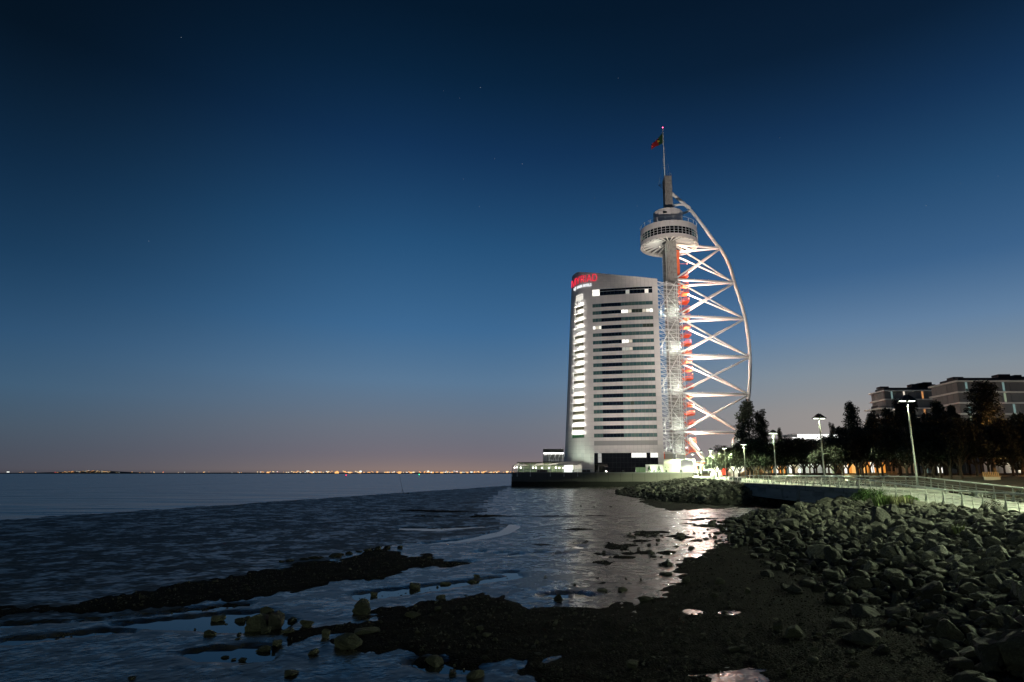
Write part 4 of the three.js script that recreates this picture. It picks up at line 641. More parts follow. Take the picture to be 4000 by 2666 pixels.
  const L2 = new THREE.PointLight(C(0.9, 1, 0.9), 30); L2.name = 'deck_lamp_light'; L2.position.set(53, 8.6, -227.5); L2.shadow.radius = 6; scene.add(L2); const lp = thing('deck_lamp', 'small bright lamp on a short pole by the white deck', 'lamp', V(53, 3.3, -227.6)); mesh('pole', bar(V(0, 0, 0), V(0, 5.1, 0), 0.06), M.darkMetal, lp); mesh('head', new THREE.SphereGeometry(0.16, 8, 6).translate(0, 5.3, 0.1), globeLampMat, lp);
}

// ================================================================ BRIDGE AND RAILINGS
console.log('bridge');
const deckY = z => z > -57 ? pathY(z) + 0.02 : 2.88;
{
  const b = thing('footbridge', 'low concrete footbridge with a deep side beam over the inlet', 'bridge', V(30.5, 0, -73));
  const at = (x, y, z) => V(x - 30.5, y, z + 73), z0 = -54, z1 = -90;
  const slab = (name, xa, xb, ya, yb, za, zb, mat) => mesh(name, hexa([at(xa, ya, za), at(xb, ya, za), at(xb, ya, zb), at(xa, ya, zb), at(xa, yb, za), at(xb, yb, za), at(xb, yb, zb), at(xa, yb, zb)]), mat, b);
  for (let i = 0; i < 6; i++) slab('deck_slab', 27.1, 34, 2.55, 2.89 + 0.002 * (i % 2), lerp(z0, z1, i / 6) - 0.02, lerp(z0, z1, (i + 1) / 6) + 0.02, M.paving);
  const grey1 = std(0.4, 0.41, 0.39, 0.85, { map: rep(T_CONCRETE, 0.7), bumpMap: rep(T_FINE, 1), bumpScale: 0.01 }), grey2 = std(0.46, 0.48, 0.47, 0.85, { map: rep(T_CONCRETE, 0.5), bumpMap: rep(T_FINE, 1), bumpScale: 0.01 });
  for (const x of [26.85, 33.9]) { for (let i = 0; i < 4; i++) slab('edge_beam', x, x + 0.3, 2.42, 2.96, lerp(z0, z1, i / 4) - 0.015, lerp(z0, z1, (i + 1) / 4) + 0.015, grey1); for (let i = 0; i < 2; i++) slab('girder', x + (x < 30 ? 0.12 : -0.2), x + (x < 30 ? 0.6 : 0.18), 1.38, 2.43, i ? -70 : z0, i ? -88.5 : -69.4, grey2); slab('girder_flange', x + (x < 30 ? 0.05 : -0.2), x + (x < 30 ? 0.65 : 0.25), 1.2, 1.4, z0, -88.5, grey2); }
  slab('pier', 27.0, 33.9, -0.5, 1.22, -70.3, -69.1, grey2); slab('pier_rib', 26.9, 27.6, 1.2, 2.5, -70.15, -69.25, grey1);
  slab('abutment', 27.2, 33.8, -0.5, 2.54, -88, -92.5, grey1); slab('abutment', 27.2, 33.8, -0.5, 2.54, -53.5, -57, grey1);
}
function railing(label, x, zs, ze, breakAt, seed) {
  const t = thing('bridge_railing', label, 'railing', V(x, 0, 0)), top = z => deckY(z) + 1.1 - (z < -91 ? 0.25 : 0), n = Math.round((zs - ze) / 2), s = x < 30 ? -1 : 1;
  for (let i = 0; i <= n; i++) {
    const z = zs - i * 2, y = deckY(z) - 0.04, h = top(z);
    const curve = new THREE.CatmullRomCurve3([V(s * 0.05, y, z), V(s * 0.05, y + 0.25, z - 0.03), V(-s * 0.02, y + 0.6, z), V(0, h, z)]);
    const g = new THREE.TubeGeometry(curve, 6, 0.035, 5); g.scale(1, 1, 1); mesh('post', [g, box(0.03, h - y, 0.09, 0, (h + y) / 2, z), hexa([V(-0.04, y, z - 0.34), V(0.04, y, z - 0.34), V(0.04, y, z - 0.24), V(-0.04, y, z - 0.24), V(-0.03, y + 0.55, z - 0.06), V(0.03, y + 0.55, z - 0.06), V(0.03, y + 0.55, z), V(-0.03, y + 0.55, z)])], M.lampMetal, t);
    if (i < n) {
      const z2 = z - 2, y2 = deckY(z2);
      barMesh('handrail', V(0, h, z), V(0, top(z2), z2), 0.05, M.steel, t);
      for (const k of [0.28, 0.52, 0.72]) barMesh('rail_bar', V(0, deckY(z) + k, z), V(0, y2 + k, z2), 0.016, M.steel, t);
      barMesh('short_post', V(0, deckY(z - 1) - 0.04, z - 1), V(0, deckY(z - 1) + 0.74, z - 1), 0.025, M.lampMetal, t);
    }
  }
  return t;
}
railing('steel bridge railing above the rock embankment on the water side', 27.05, -35.4, -99, 0, 1);
railing('steel bridge railing on the park side of the path', 33.95, -24, -98, 0, 2);

// ================================================================ ROCKS
console.log('rocks');
function rockGeo(seed, cuts, detail, rough) {
  const r = rngOf(seed), planes = []; for (let i = 0; i < cuts; i++) { const a = r() * 6.283, z = 2 * r() - 1, q = Math.sqrt(1 - z * z); planes.push([V(q * Math.cos(a), z, q * Math.sin(a)), 0.5 + 0.42 * r()]); }
  const g = new THREE.IcosahedronGeometry(1, detail), p = g.attributes.position, d = V(0, 0, 0), uv = [];
  for (let i = 0; i < p.count; i++) {
    d.fromBufferAttribute(p, i).normalize(); let k = 1.15; for (const [n, o] of planes) { const c = n.dot(d); if (c > 0.01) k = Math.min(k, o / c); }
    k *= 1 + rough * (fbm(d.x * 2.3 + 5, d.y * 2.3 + d.z * 3.1, seed, 3) - 0.5); p.setXYZ(i, d.x * k, d.y * k, d.z * k); uv.push(d.x * k + 0.4 * d.z, d.y * k + 0.4 * d.z);
  }
  g.setAttribute('uv', new THREE.Float32BufferAttribute(uv, 2));
  const flat = g.index ? g.toNonIndexed() : g; flat.computeVertexNormals(); return flat;
}
const rockGeos = Array.from({ length: 10 }, (_, i) => rockGeo(101 + i, 11 + i % 4, 3, 0.22)), pebbleGeos = Array.from({ length: 4 }, (_, i) => rockGeo(301 + i, 9, 1, 0.3));
const rockMats = [0, 1, 2, 3].map(k => { const m = M.rock.clone(); m.color = C(0.2 + 0.085 * k, 0.2 + 0.08 * k, 0.165 + 0.066 * k); return m; });
const wetMats = [0, 1].map(k => { const m = M.wetRock.clone(); m.color = C(0.035 + 0.03 * k, 0.036 + 0.03 * k, 0.028 + 0.024 * k); return m; });
const mossMats = [0, 1].map(k => { const m = M.rock.clone(); m.color = C(0.12 + 0.05 * k, 0.125 + 0.05 * k, 0.08 + 0.035 * k); return m; });
const placed = [];
{
  const r = rngOf(77);
  const scatter = (x0, x1, z0, z1, step, height, keep, size) => { for (let z = z0; z < z1; z += step) for (let x = x0; x < x1; x += step) { const px = x + (r() - 0.5) * step * 1.1, pz = z + (r() - 0.5) * step * 1.1, y = height(px, pz); if (!keep(px, pz, y)) continue; placed.push({ x: px, z: pz, y, s: size * (0.5 + 0.95 * r() * r() + (r() < 0.07 ? 0.55 : 0)), a: r() * 6.3, b: (r() - 0.5) * 1.2, c: (r() - 0.5) * 1.2, q: r(), w: 0.75 + 0.5 * r(), t: 0.6 + 0.35 * r() }); } };
  const nearKeep = (x, z, y) => y > -0.15 && x < 26.55 && z < 4 && (x - table(toeNear, z)) > -0.6;
  scatter(8, 27, -62, -30, 0.52, nearBank, nearKeep, 0.3); scatter(8, 27, -30, 6, 0.47, nearBank, nearKeep, 0.29);
  scatter(8, 27, -62, 0, 1.15, (x, z) => nearBank(x, z) + 0.18, nearKeep, 0.36);
  scatter(27, 33, -62.5, -57.4, 0.7, nearBank, (x, z, y) => y > -0.2 && y < 2.2, 0.4);
  scatter(10, 45, -200, -84, 0.78, farBank, (x, z, y) => y > -0.1 && x < table(edgeFar, z) - 0.35 && x - table(toeFar, z) > -0.5 && !(x > 26.6 && z > -93) && z > -194, 0.46);
  scatter(26.6, 34, -93, -84, 0.8, farBank, (x, z, y) => y > -0.2 && y < 2.3 && z > -88, 0.42);
  scatter(34.8, 47, -62, -36, 0.75, parkY, (x, z, y) => y < 2.5 && y > 0.2, 0.4);
  // loose rocks spilled on the mud below the bank
  for (let i = 0; i < 120; i++) { const z = -12 - 46 * r(), x = table(toeNear, z) - 0.3 - 2.6 * r() * r(); placed.push({ x, z, y: Math.max(gravelY(x, z), mudY(x, z)) + 0.02, s: 0.16 + 0.3 * r() * r(), a: r() * 6, b: r() - 0.5, c: r() - 0.5, q: r(), w: 1, t: 0.7 }); }
}
const toCam = p => p.s / Math.hypot(p.x, p.z, H - p.y);
const inView = p => { const [u, v] = project(V(p.x, p.y, p.z)); return u > -30 && u < 4030 && v < 2690; };
placed.forEach(p => { p.big = inView(p) && p.z > -62 && p.x < 27 ? toCam(p) : 0; p.wet = p.y < 0.62 + 0.5 * (p.q - 0.5); });
placed.sort((a, b) => b.big - a.big);
placed.slice(0, 300).forEach(p => {
  const o = mesh('embankment_rock', rockGeos[Math.floor(p.q * 9.99)], p.wet ? wetMats[p.q * 100 % 2 | 0] : rockMats[(p.q * 997 | 0) % 4]);
  o.position.set(p.x, p.y + 0.12 * p.s, p.z); o.rotation.set(p.b, p.a, p.c); o.scale.set(p.s * p.w * 1.15, p.s * p.t * 1.15, p.s * 1.1);
  tag(o, p.wet ? 'dark wet rock low on the near rock embankment' : 'rough grey-green rock on the near rock embankment', 'rock', p.wet ? 'dark wet rocks of the near embankment' : 'grey rocks of the near embankment');
});
{
  const g = new THREE.Group(); g.name = numbered('embankment_rubble'); scene.add(g); tag(g, 'rough rock rubble covering the embankments along the shore', 'rubble', null, 'stuff');
  const rest = placed.slice(300), m4 = new THREE.Matrix4(), e = new THREE.Euler(), qn = new THREE.Quaternion();
  const bins = new Map(); rest.forEach(p => { const k = `${Math.floor(p.q * 9.99)}-${p.wet ? 'w' : 'd'}`; if (!bins.has(k)) bins.set(k, []); bins.get(k).push(p); });
  for (const [k, list] of bins) {
    const im = new THREE.InstancedMesh(rockGeos[+k.split('-')[0]], k.endsWith('w') ? wetMats[+k[0] % 2] : rockMats[+k[0] % 4], list.length); im.name = 'rubble_rock'; finish(im);
    list.forEach((p, i) => { qn.setFromEuler(e.set(p.b, p.a, p.c)); m4.compose(V(p.x, p.y + 0.12 * p.s, p.z), qn, V(p.s * p.w * 1.15, p.s * p.t * 1.15, p.s * 1.1)); im.setMatrixAt(i, m4); }); g.add(im);
  }
}
// single stones lying on the mud and gravel, set where the photograph shows them: u, v of the foot, width and height in its pixels, dark?
const stoneList = [[837, 2432, 54, 26], [934, 2433, 42, 20, 1], [961, 2422, 30, 14, 1], [815, 2486, 42, 18], [931, 2484, 14, 10, 1], [1033, 2398, 42, 36], [1066, 2462, 72, 82, 1], [994, 2468, 84, 56], [1030, 2478, 50, 26], [1134, 2434, 40, 18], [1193, 2452, 58, 32], [1119, 2476, 52, 20], [1268, 2492, 40, 32], [1348, 2530, 78, 62], [1030, 2548, 50, 30], [1074, 2538, 36, 30], [1217, 2560, 42, 20], [1122, 2642, 52, 26], [940, 2588, 32, 16, 1], [908, 2584, 18, 10, 1], [875, 2574, 22, 12, 1], [509, 2656, 26, 12, 1], [926, 2500, 18, 8],
  [1618, 2302, 58, 32], [1740, 2286, 40, 15], [1862, 2258, 32, 14, 1], [1843, 2278, 38, 14], [1458, 2334, 38, 28], [1407, 2398, 90, 62], [1606, 2412, 54, 36], [1717, 2342, 48, 14], [1711, 2390, 32, 22], [1416, 2476, 88, 28], [1874, 2462, 32, 22], [1901, 2490, 40, 14], [1696, 2606, 70, 36], [1764, 2640, 46, 22, 1], [1856, 2652, 56, 40], [2473, 2614, 58, 30], [2181, 2346, 36, 28, 1], [2353, 2312, 34, 16], [2431, 2312, 36, 28], [2520, 2352, 50, 30], [2681, 2278, 42, 30], [2609, 2212, 38, 30, 1], [2600, 2250, 46, 18, 1], [3106, 2496, 70, 48], [3040, 2466, 40, 42], [2925, 2318, 30, 26], [2793, 2332, 34, 20], [2810, 2280, 40, 22], [3180, 2542, 34, 20], [3185, 2590, 40, 20], [2870, 2545, 46, 22], [3330, 2555, 36, 18], [3340, 2600, 30, 20], [3085, 2640, 26, 30],
  [1095, 2198, 18, 8, 1], [1130, 2194, 26, 10, 1], [1185, 2188, 24, 10, 1], [1225, 2184, 44, 12, 1], [1300, 2178, 56, 16, 1], [1330, 2170, 30, 10, 1], [1360, 2166, 24, 14, 1], [1430, 2156, 40, 14, 1], [1470, 2152, 30, 16, 1], [1510, 2146, 34, 14, 1], [1560, 2144, 30, 12, 1], [1250, 2180, 20, 8, 1], [1400, 2158, 24, 8, 1], [2290, 2122, 16, 10, 1], [2360, 2164, 14, 10, 1], [2410, 2176, 20, 12, 1], [2384, 2180, 14, 8, 1], [2470, 2100, 26, 12, 1], [2555, 2180, 26, 12, 1], [2660, 2104, 36, 14, 1], [2320, 1984, 14, 6, 1], [2385, 1984, 16, 6, 1], [2268, 1980, 14, 5, 1], [2195, 1949, 12, 5, 1], [1592, 1929, 14, 6, 1], [2245, 2290, 20, 10, 1], [2130, 2258, 16, 8, 1], [2700, 2150, 30, 16, 1], [2760, 2110, 26, 14, 1]];
{
  const r = rngOf(12), beach = (x, z) => Math.max(gravelY(x, z), mudY(x, z), 0.0);
  for (let i = 0; i < 130; i++) { const u = 1080 + 2300 * r(), v = 2380 + 290 * r(), p = onGround(u, v, 0.15); if (gravelY(p.x, p.z) < 0.1 || nearBank(p.x, p.z) > 0) continue; stoneList.push([u, v, 10 + 22 * r() * r(), 6 + 10 * r(), r() < 0.35 ? 1 : 0]); }
  for (let i = 0; i < 75; i++) stoneList.push([2430 + 440 * r(), 2085 + 190 * r() * r(), 8 + 24 * r() * r(), 5 + 9 * r(), 1]);
  for (const [u, v, w, h, dark] of stoneList) {
    let p = onGround(u, v, 0.05); p = onGround(u, v, Math.max(0.0, beach(p.x, p.z))); const k = Math.hypot(p.x, p.z) / F, W = w * k * 0.5, Hh = h * k;
    const o = mesh('shore_stone', rockGeos[Math.floor(r() * 9.99)], dark ? wetMats[r() < 0.5 ? 0 : 1] : mossMats[Math.floor(r() * 2)]);
    o.scale.set(W * 1.05, Hh * 0.55, W * (0.8 + 0.4 * r())); o.rotation.y = r() * 6.3; o.position.set(p.x, beach(p.x, p.z) + Hh * 0.22, p.z - W * 0.5);
    tag(o, dark ? 'dark weedy stone lying on the wet shore' : w > 60 ? 'large pale angular stone lying on the shore gravel' : 'pale rough stone lying on the wet shore', 'stone', dark ? 'dark stones on the shore' : w > 60 ? 'large pale stones on the shore' : 'pale stones on the shore');
  }
  // pebbles: real stones, far too many to count
  const g = new THREE.Group(); g.name = numbered('shore_pebbles'); scene.add(g); tag(g, 'small dark pebbles and shells strewn over the gravel banks', 'pebbles', null, 'stuff');
  const lists = [[], [], [], []], m4 = new THREE.Matrix4(), q = new THREE.Quaternion(), e = new THREE.Euler();
  for (let i = 0; i < 84000; i++) { const d = 9 + 52 * Math.pow(r(), 1.7), x = lerp(-1.15, 0.95, r()) * d, z = -d, y = gravelY(x, z); if (y < mudY(x, z) + 0.03 || nearBank(x, z) > 0.45) continue; const s = (0.012 + 0.04 * r() * r() * r() + (r() < 0.05 ? 0.04 * r() : 0)) * (0.7 + d / 110); lists[i % 4].push([x, y + s * 0.3, z, s, r(), r()]); }
  lists.forEach((L, k) => { const im = new THREE.InstancedMesh(pebbleGeos[k], k === 3 ? rockMats[1] : wetMats[k % 2], L.length); im.name = 'pebble'; finish(im); L.forEach(([x, y, z, s, a, b], i) => { q.setFromEuler(e.set(a * 6, b * 6, a * 3)); const w = k === 3 ? 0.7 : 1; m4.compose(V(x, y, z), q, V(s * (1 + a) * w, s * w, s * (1 + b) * w)); im.setMatrixAt(i, m4); }); g.add(im); });
}

// ================================================================ STREET LAMPS
console.log('lamps');
const lampGlow = glow(0.9, 1, 0.78, 8), lampColour = C(0.86, 1, 0.6);
function streetLamp(at, h, label, cd, turn, group) {
  const t = thing('street_lamp', label, 'street lamp', at, turn, group);
  mesh('pole', [bar(V(0, -0.02, 0), V(0, h * 0.94, 0), 0.11, 10, 0.075), bar(V(0, 0, 0), V(0, 0.35, 0), 0.16, 10)], M.lampMetal, t);
  mesh('spike', box(0.06, 0.62, 0.06, 0, h + 0.2, 0), M.darkMetal, t);
  for (const s of [-1, 1]) {   // two dark wedge-shaped shades like an open roof, lamps in their flat undersides
    mesh('shade', hexa([V(s * 0.09, h - 0.16, -0.32), V(s * 0.84, h - 0.16, -0.42), V(s * 0.84, h - 0.16, 0.42), V(s * 0.09, h - 0.16, 0.32), V(s * 0.09, h + 0.44, -0.14), V(s * 0.16, h + 0.44, -0.14), V(s * 0.16, h + 0.44, 0.14), V(s * 0.09, h + 0.44, 0.14)]), M.blackPaint, t);
    mesh('lamp_lens', box(0.5, 0.04, 0.3, s * 0.45, h - 0.185, 0), lampGlow, t);
  }
  mesh('cross_arm', box(0.3, 0.1, 0.1, 0, h - 0.1, 0), M.blackPaint, t);
  const L = new THREE.SpotLight(lampColour, cd, 0, at.z > -40 ? 1.55 : 1.42, 0.08); L.name = 'street_lamp_light'; L.position.copy(at).add(V(0, h - 0.26, 0)); L.target.position.copy(at); scene.add(L.target); L.castShadow = true; L.shadow.radius = 14; scene.add(L);
  return t;
}
const lampBase = (u, v, hAbove) => { const r = ray(u, v), k = hAbove / r.y; return V(r.x * k, 0, r.z * k); };   // lamp tops stand 7.1 m above the eye
const lampSpots = [[3543, 1560, 34.1], [3200, 1630], [3020, 1690], [2905, 1735], [2830, 1750], [2776, 1758], [2737, 1765], [2706, 1774]];
lampSpots.forEach(([u, v], i) => {
  const p = lampBase(u, v, 7.1), g = i === 0 ? deckY(p.z) : 2.93; p.y = g - 0.02; const h = H + 7.1 - g;
  streetLamp(p, h, i === 0 ? 'tall street lamp with two dark roof-like shades standing by the park-side bridge railing' : i === 1 ? 'tall street lamp with roof-like shades behind the middle of the footbridge' : 'street lamp with roof-like shades on the promenade beyond the bridge', i < 2 ? 420 : 3000, 0.1 * i, i > 1 ? 'lamps on the promenade beyond the bridge' : undefined);
});
// the row goes on towards the viewer, to the right of the frame; it lights the near rocks
for (const [x, z] of [[34.6, -36], [34.6, -13], [26, 8], [-40, 20]]) streetLamp(V(x, x > 34 ? 1.98 : x > 20 ? nearBank(x, z) : 2.6, z), 8.4, 'street lamp with roof-like shades beside the path near the end of the railing', z < -30 ? 2300 : x > 34 ? 420 : x > 0 ? 130 : 1700, 0, 'lamps beside the path near the railing end');
// low bollard lamp that shines at the viewer
{ const p = atDepth(3124, 1842, -118), g = parkY(p.x, p.z); const t = thing('low_lamp', 'low bright white lamp on a short post under the park trees', 'lamp', V(p.x, g, p.z)); mesh('post', bar(V(0, -0.05, 0), V(0, p.y - g, 0), 0.06), M.lampMetal, t); mesh('lamp_head', new THREE.SphereGeometry(0.2, 12, 8).translate(0, p.y - g + 0.1, 0), glow(0.95, 1, 0.9, 22), t); const L = new THREE.PointLight(C(0.92, 1, 0.9), 110); L.name = 'low_lamp_light'; L.position.set(p.x, p.y + 0.1, p.z); scene.add(L); }
// sodium lamps of the park road
for (const [x, z, h] of [[76, -148, 10.5], [92, -74, 8], [60, -60, 7], [78, -104, 7]]) {
  const g = parkY(x, z), t = thing('sodium_lamp', h > 10 ? 'tall orange sodium lamp among the tree crowns' : 'orange sodium lamp post on the park road', 'street lamp', V(x, g - 0.03, z), 0, h > 10 ? undefined : 'sodium lamps on the park road'); mesh('pole', bar(V(0, 0, 0), V(0, h, 0), 0.09, 8, 0.06), M.darkMetal, t); mesh('lamp_head', box(0.5, 0.12, 0.25, 0, h - 0.02, 0), glow(1, 0.5, 0.14, 8), t); mesh('hood', box(0.6, 0.08, 0.3, 0, h + 0.09, 0), M.darkMetal, t);
  const L = new THREE.PointLight(C(1, 0.5, 0.16), h > 10 ? 100 : 520); L.name = 'sodium_lamp_light'; L.position.set(x, g + h - 0.35, z); L.shadow.radius = 10; scene.add(L);
}

// ================================================================ TREES
console.log('trees');
const barkM = std(0.07, 0.055, 0.04, 0.95, { bumpMap: rep(T_FINE, 2, 6), bumpScale: 0.03 });
const leafMats = [[0.014, 0.024, 0.009], [0.02, 0.025, 0.011], [0.017, 0.021, 0.01]].map(c => new THREE.MeshPhysicalMaterial({ color: C(...c), roughness: 0.85, transmission: 0.15, thickness: 0, side: THREE.DoubleSide }));
function leafCloud(r, clumps, n, size) {
  const pos = [], idx = []; let k = 0;
  for (let i = 0; i < n; i++) {
    const c = clumps[Math.floor(r() * clumps.length)], a = r() * 6.283, z = 2 * r() - 1, q = Math.sqrt(1 - z * z), rad = Math.pow(r(), 0.45);
    const p = V(c[0] + c[3] * rad * q * Math.cos(a), c[1] + c[4] * rad * z, c[2] + c[3] * rad * q * Math.sin(a)), s = size * (0.6 + 0.8 * r());
    const d1 = V(r() - 0.5, r() - 0.5, r() - 0.5).normalize().multiplyScalar(s), d2 = V(r() - 0.5, r() - 0.5, r() - 0.5).normalize().multiplyScalar(s * 0.7);
    for (const [x, y] of [[-1, 0], [0, -0.6], [1, 0], [0, 0.6]]) pos.push(p.x + d1.x * x + d2.x * y, p.y + d1.y * x + d2.y * y, p.z + d1.z * x + d2.z * y); idx.push(k, k + 1, k + 2, k, k + 2, k + 3); k += 4;
  }
  const g = new THREE.BufferGeometry(); g.setAttribute('position', new THREE.Float32BufferAttribute(pos, 3)); g.setIndex(idx); g.computeVertexNormals(); return g;
}
function roundTree(seed) {   // spreading crown about 7 m high on forked stems
  const r = rngOf(seed), t = thing('park_tree', '', 'tree'), g = [bar(V(0, -0.15, 0), V(0.1 * (r() - 0.5), 1.4, 0), 0.17, 8, 0.13)], clumps = [];
  const n = 4 + Math.floor(r() * 2); for (let i = 0; i < n; i++) { const a = i / n * 6.28 + r(), x = Math.cos(a), z = Math.sin(a), m = V(x * 0.9, 2.2 + 0.3 * r(), z * 0.9), e = V(x * 2.1, 3.5 + 0.9 * r(), z * 2.1); g.push(bar(V(0, 1.25, 0), m, 0.11, 6, 0.075), bar(m, e, 0.075, 5, 0.03)); clumps.push([e.x, e.y, e.z, 1.25, 0.95], [x * 2.9, 2.9 + 0.8 * r(), z * 2.9, 1.1, 0.8], [x * 1.3, 5.0 + 0.7 * r(), z * 1.3, 1.35, 1.0], [x * 1.5, 2.75 + 0.5 * r(), z * 1.5, 0.9, 0.6]); }
  for (let i = 0; i < 7; i++) { const a = r() * 6.28, q = 2.6 * Math.sqrt(r()); clumps.push([Math.cos(a) * q, 3.6 + 2.6 * r(), Math.sin(a) * q, 0.7 + 0.5 * r(), 0.6]); }
  mesh('trunk', g, barkM, t); mesh('crown', leafCloud(r, clumps, 7000, 0.2), leafMats[seed % 3], t); return t;
}
function tallTree(seed) {   // narrow column about 14 m high
  const r = rngOf(seed), t = thing('tall_tree', '', 'tree'), g = [bar(V(0, -0.15, 0), V(0, 11.5, 0), 0.24, 7, 0.04)], clumps = [];
  for (let i = 0; i < 34; i++) { const k = i / 33, y = 2.2 + 11 * k, w = 2.1 * Math.pow(Math.sin(Math.PI * clamp(0.14 + 0.76 * k, 0, 1)), 0.6), a = r() * 6.28, q = w * 0.62 * Math.sqrt(r()); clumps.push([Math.cos(a) * q, y, Math.sin(a) * q, 0.45 * w + 0.25, 1.0]); if (i % 3 === 0) g.push(bar(V(0, y - 1, 0), V(Math.cos(a) * q * 1.3, y + 0.4, Math.sin(a) * q * 1.3), 0.05, 4, 0.02)); }
  mesh('trunk', g, barkM, t); mesh('crown', leafCloud(r, clumps, 7500, 0.2), leafMats[(seed + 1) % 3], t); return t;
}
const rounds = [511, 512, 513, 514, 515].map(roundTree), talls = [611, 612, 613].map(tallTree); let usedR = 0, usedT = 0;
function plant(kind, u, d, scale, label, group, sy = scale) {
  const x = (u - CX) / F / 1.02 * d, z = -d, at = V(x, parkY(x, z) - 0.05, z), list = kind === 'round' ? rounds : talls, k = kind === 'round' ? usedR++ : usedT++;
  const src = list[k % list.length], sc = V(scale, sy, scale), turn = (k * 2.4) % 6.28; let o = src;
  if (k < list.length) { o.position.copy(at); o.rotation.y = turn; o.scale.copy(sc); } else o = copyOf(src, at, turn, sc);
  return tag(o, label, 'tree', group);
}
const tr = rngOf(88);
for (const u of [3538, 3612, 3639, 3669, 3707, 3748, 3812, 3858, 3952, 4010, 4090]) plant('round', u, 84 + 16 * tr(), 1.12 + 0.25 * tr(), 'dark round-crowned park tree on the orange lit slope', 'trees in the front row on the slope');
for (const u of [3260, 3288, 3310, 3349, 3367, 3397, 3443, 3473, 3510]) plant('round', u, 108 + 14 * tr(), 1.2 + 0.25 * tr(), 'dark round-crowned tree in front of the orange lit shop', 'trees before the orange lit shop');
for (const u of [2800, 2838, 2864, 2887, 2920, 2946, 2959, 2985, 3001, 3040, 3068, 3100, 3141, 3161, 3187, 3213, 3235]) plant('round', u, u < 2900 ? 186 + 14 * tr() : 158 + 14 * tr(), u < 2830 ? 1.15 : 1.4 + 0.25 * tr(), 'dark round-crowned tree along the plaza beyond the bridge', 'trees along the plaza beyond the bridge');
for (let i = 0; i < 16; i++) plant('round', 3380 + i * 45, 112 + 26 * tr(), 1.3 + 0.3 * tr(), 'taller round-crowned tree in the dark belt behind the front row', 'trees of the belt behind the front row', 1.55 + 0.35 * tr());
for (let i = 0; i < 7; i++) plant('round', 3010 + i * 42, 172 + 14 * tr(), 1.6, 'round-crowned tree in the second row along the plaza', 'second row of plaza trees', 1.4);
for (const [u, d, top, w, label] of [[2934, 182, 1568, 100, 'tallest dark columnar tree in front of the white tower sail'], [2984, 184, 1606, 64, 'narrower columnar tree close beside the tallest one by the sail'], [3055, 205, 1675, 26, 'small far columnar tree between two promenade lamps'], [3345, 140, 1576, 84, 'broad columnar tree standing before the left apartment block'], [3262, 165, 1656, 30, 'slim columnar tree by the bright hall roof'], [3423, 150, 1612, 60, 'columnar tree covering the left corner of the left apartment block'], [3488, 132, 1600, 70, 'columnar tree in the belt below the left apartment block'], [3540, 130, 1566, 78, 'columnar tree behind the near street lamp head'], [3588, 128, 1570, 64, 'columnar tree to the park side of the near street lamp'], [3688, 122, 1572, 86, 'columnar tree at the gap between the apartment blocks'], [3745, 120, 1588, 70, 'columnar tree before the corner of the right apartment block'], [3878, 108, 1494, 150, 'very broad tall tree standing out before the right apartment block'], [3640, 130, 1618, 80, 'columnar tree under the gap between the apartment blocks'], [3990, 116, 1660, 100, 'columnar tree at the far end of the front slope']]) {
  const x = (u - CX) / F / 1.0 * d, g = parkY(x, -d), hh = atDepth(u, top, -d).y - g; plant('tall', u, d, w * d / F / 3.7, label, undefined, hh / 13.6);
}

// ================================================================ BUILDINGS BEHIND THE TREES
console.log('buildings');
const slabM = std(0.62, 0.61, 0.56, 0.8), panelM = [std(0.15, 0.15, 0.145, 0.7), std(0.135, 0.135, 0.13, 0.7), std(0.165, 0.16, 0.15, 0.7)], roofM = std(0.03, 0.028, 0.032, 0.8);
function apartment(label, x0, z0, w, depth, roofY, fh, floors, lean, lit, tall) {
  const b = thing('apartment_block', label, 'building', V(x0, 3.2, z0)), R = roofY - 3.2, r = rngOf(Math.round(x0 * 7 + z0));
  mesh('core', box(w - 0.6, R, depth - 0.6, w / 2, R / 2 - 0.1, -depth / 2), roofM, b);
  for (let f = 0; f <= floors; f++) { const y = R - f * fh, out = f > 1 && lean ? 2.4 : 0; mesh('floor_slab', box(w + 1.2 + out, 0.42, depth + 1.4, w / 2 - out / 2, y, -depth / 2), slabM, b); }
  const n = Math.round(w / 2.15);
  for (let f = 0; f < floors; f++) { const y = R - f * fh - fh / 2; let nextLit = 1 + Math.floor(r() * 3);
    for (let i = 0; i < n; i++) { const xa = i * w / n, pw = w / n; const key = i === nextLit;
      if (key) { nextLit += 2 + Math.floor(r() * 4); boxMesh('window_pane', 0.62, fh - 0.5, 0.06, xa + 0.36, y, 0.06, lit[Math.floor(r() * lit.length)], b); boxMesh('wall_panel', pw - 0.78, fh - 0.46, 0.14, xa + 0.72 + (pw - 0.78) / 2, y, 0.05, panelM[Math.floor(r() * 3)], b); }
      else boxMesh('wall_panel', pw - 0.06, fh - 0.46, 0.14, xa + pw / 2, y, 0.05 + 0.04 * (i % 2), panelM[Math.floor(r() * 3)], b); }
    const m = Math.round(depth / 2.4); for (let i = 0; i < m; i++) boxMesh('side_panel', 0.14, fh - 0.46, depth / m - 0.1, -0.05, y, -(i + 0.5) * depth / m, panelM[(i * 7 + f) % 3], b);
    if (lean && f > 0) boxMesh('balcony_screen', 0.1, 1.0, depth * 0.5, -2.2, R - (f + 1) * fh + 0.7, -depth * 0.4, roofM, b); }
  mesh('roof_plant', [box(w * 0.96, 1.1, depth * 0.7, w * 0.52, R + 0.75, -depth * 0.5), box(3, 0.6, 3, w * 0.08, R + 1.6, -depth * 0.45), ...tall.map(([k, ww, hh]) => box(ww, hh, 3, w * k, R + 1.3 + hh / 2, -depth * 0.45))], roofM, b);
  for (let i = 0; i < 14; i++) barMesh('roof_rail_post', V(0.3 + i * w / 14, R + 0.2, 0.2), V(0.3 + i * w / 14, R + 1.1, 0.2), 0.03, M.darkMetal, b); return b;
}
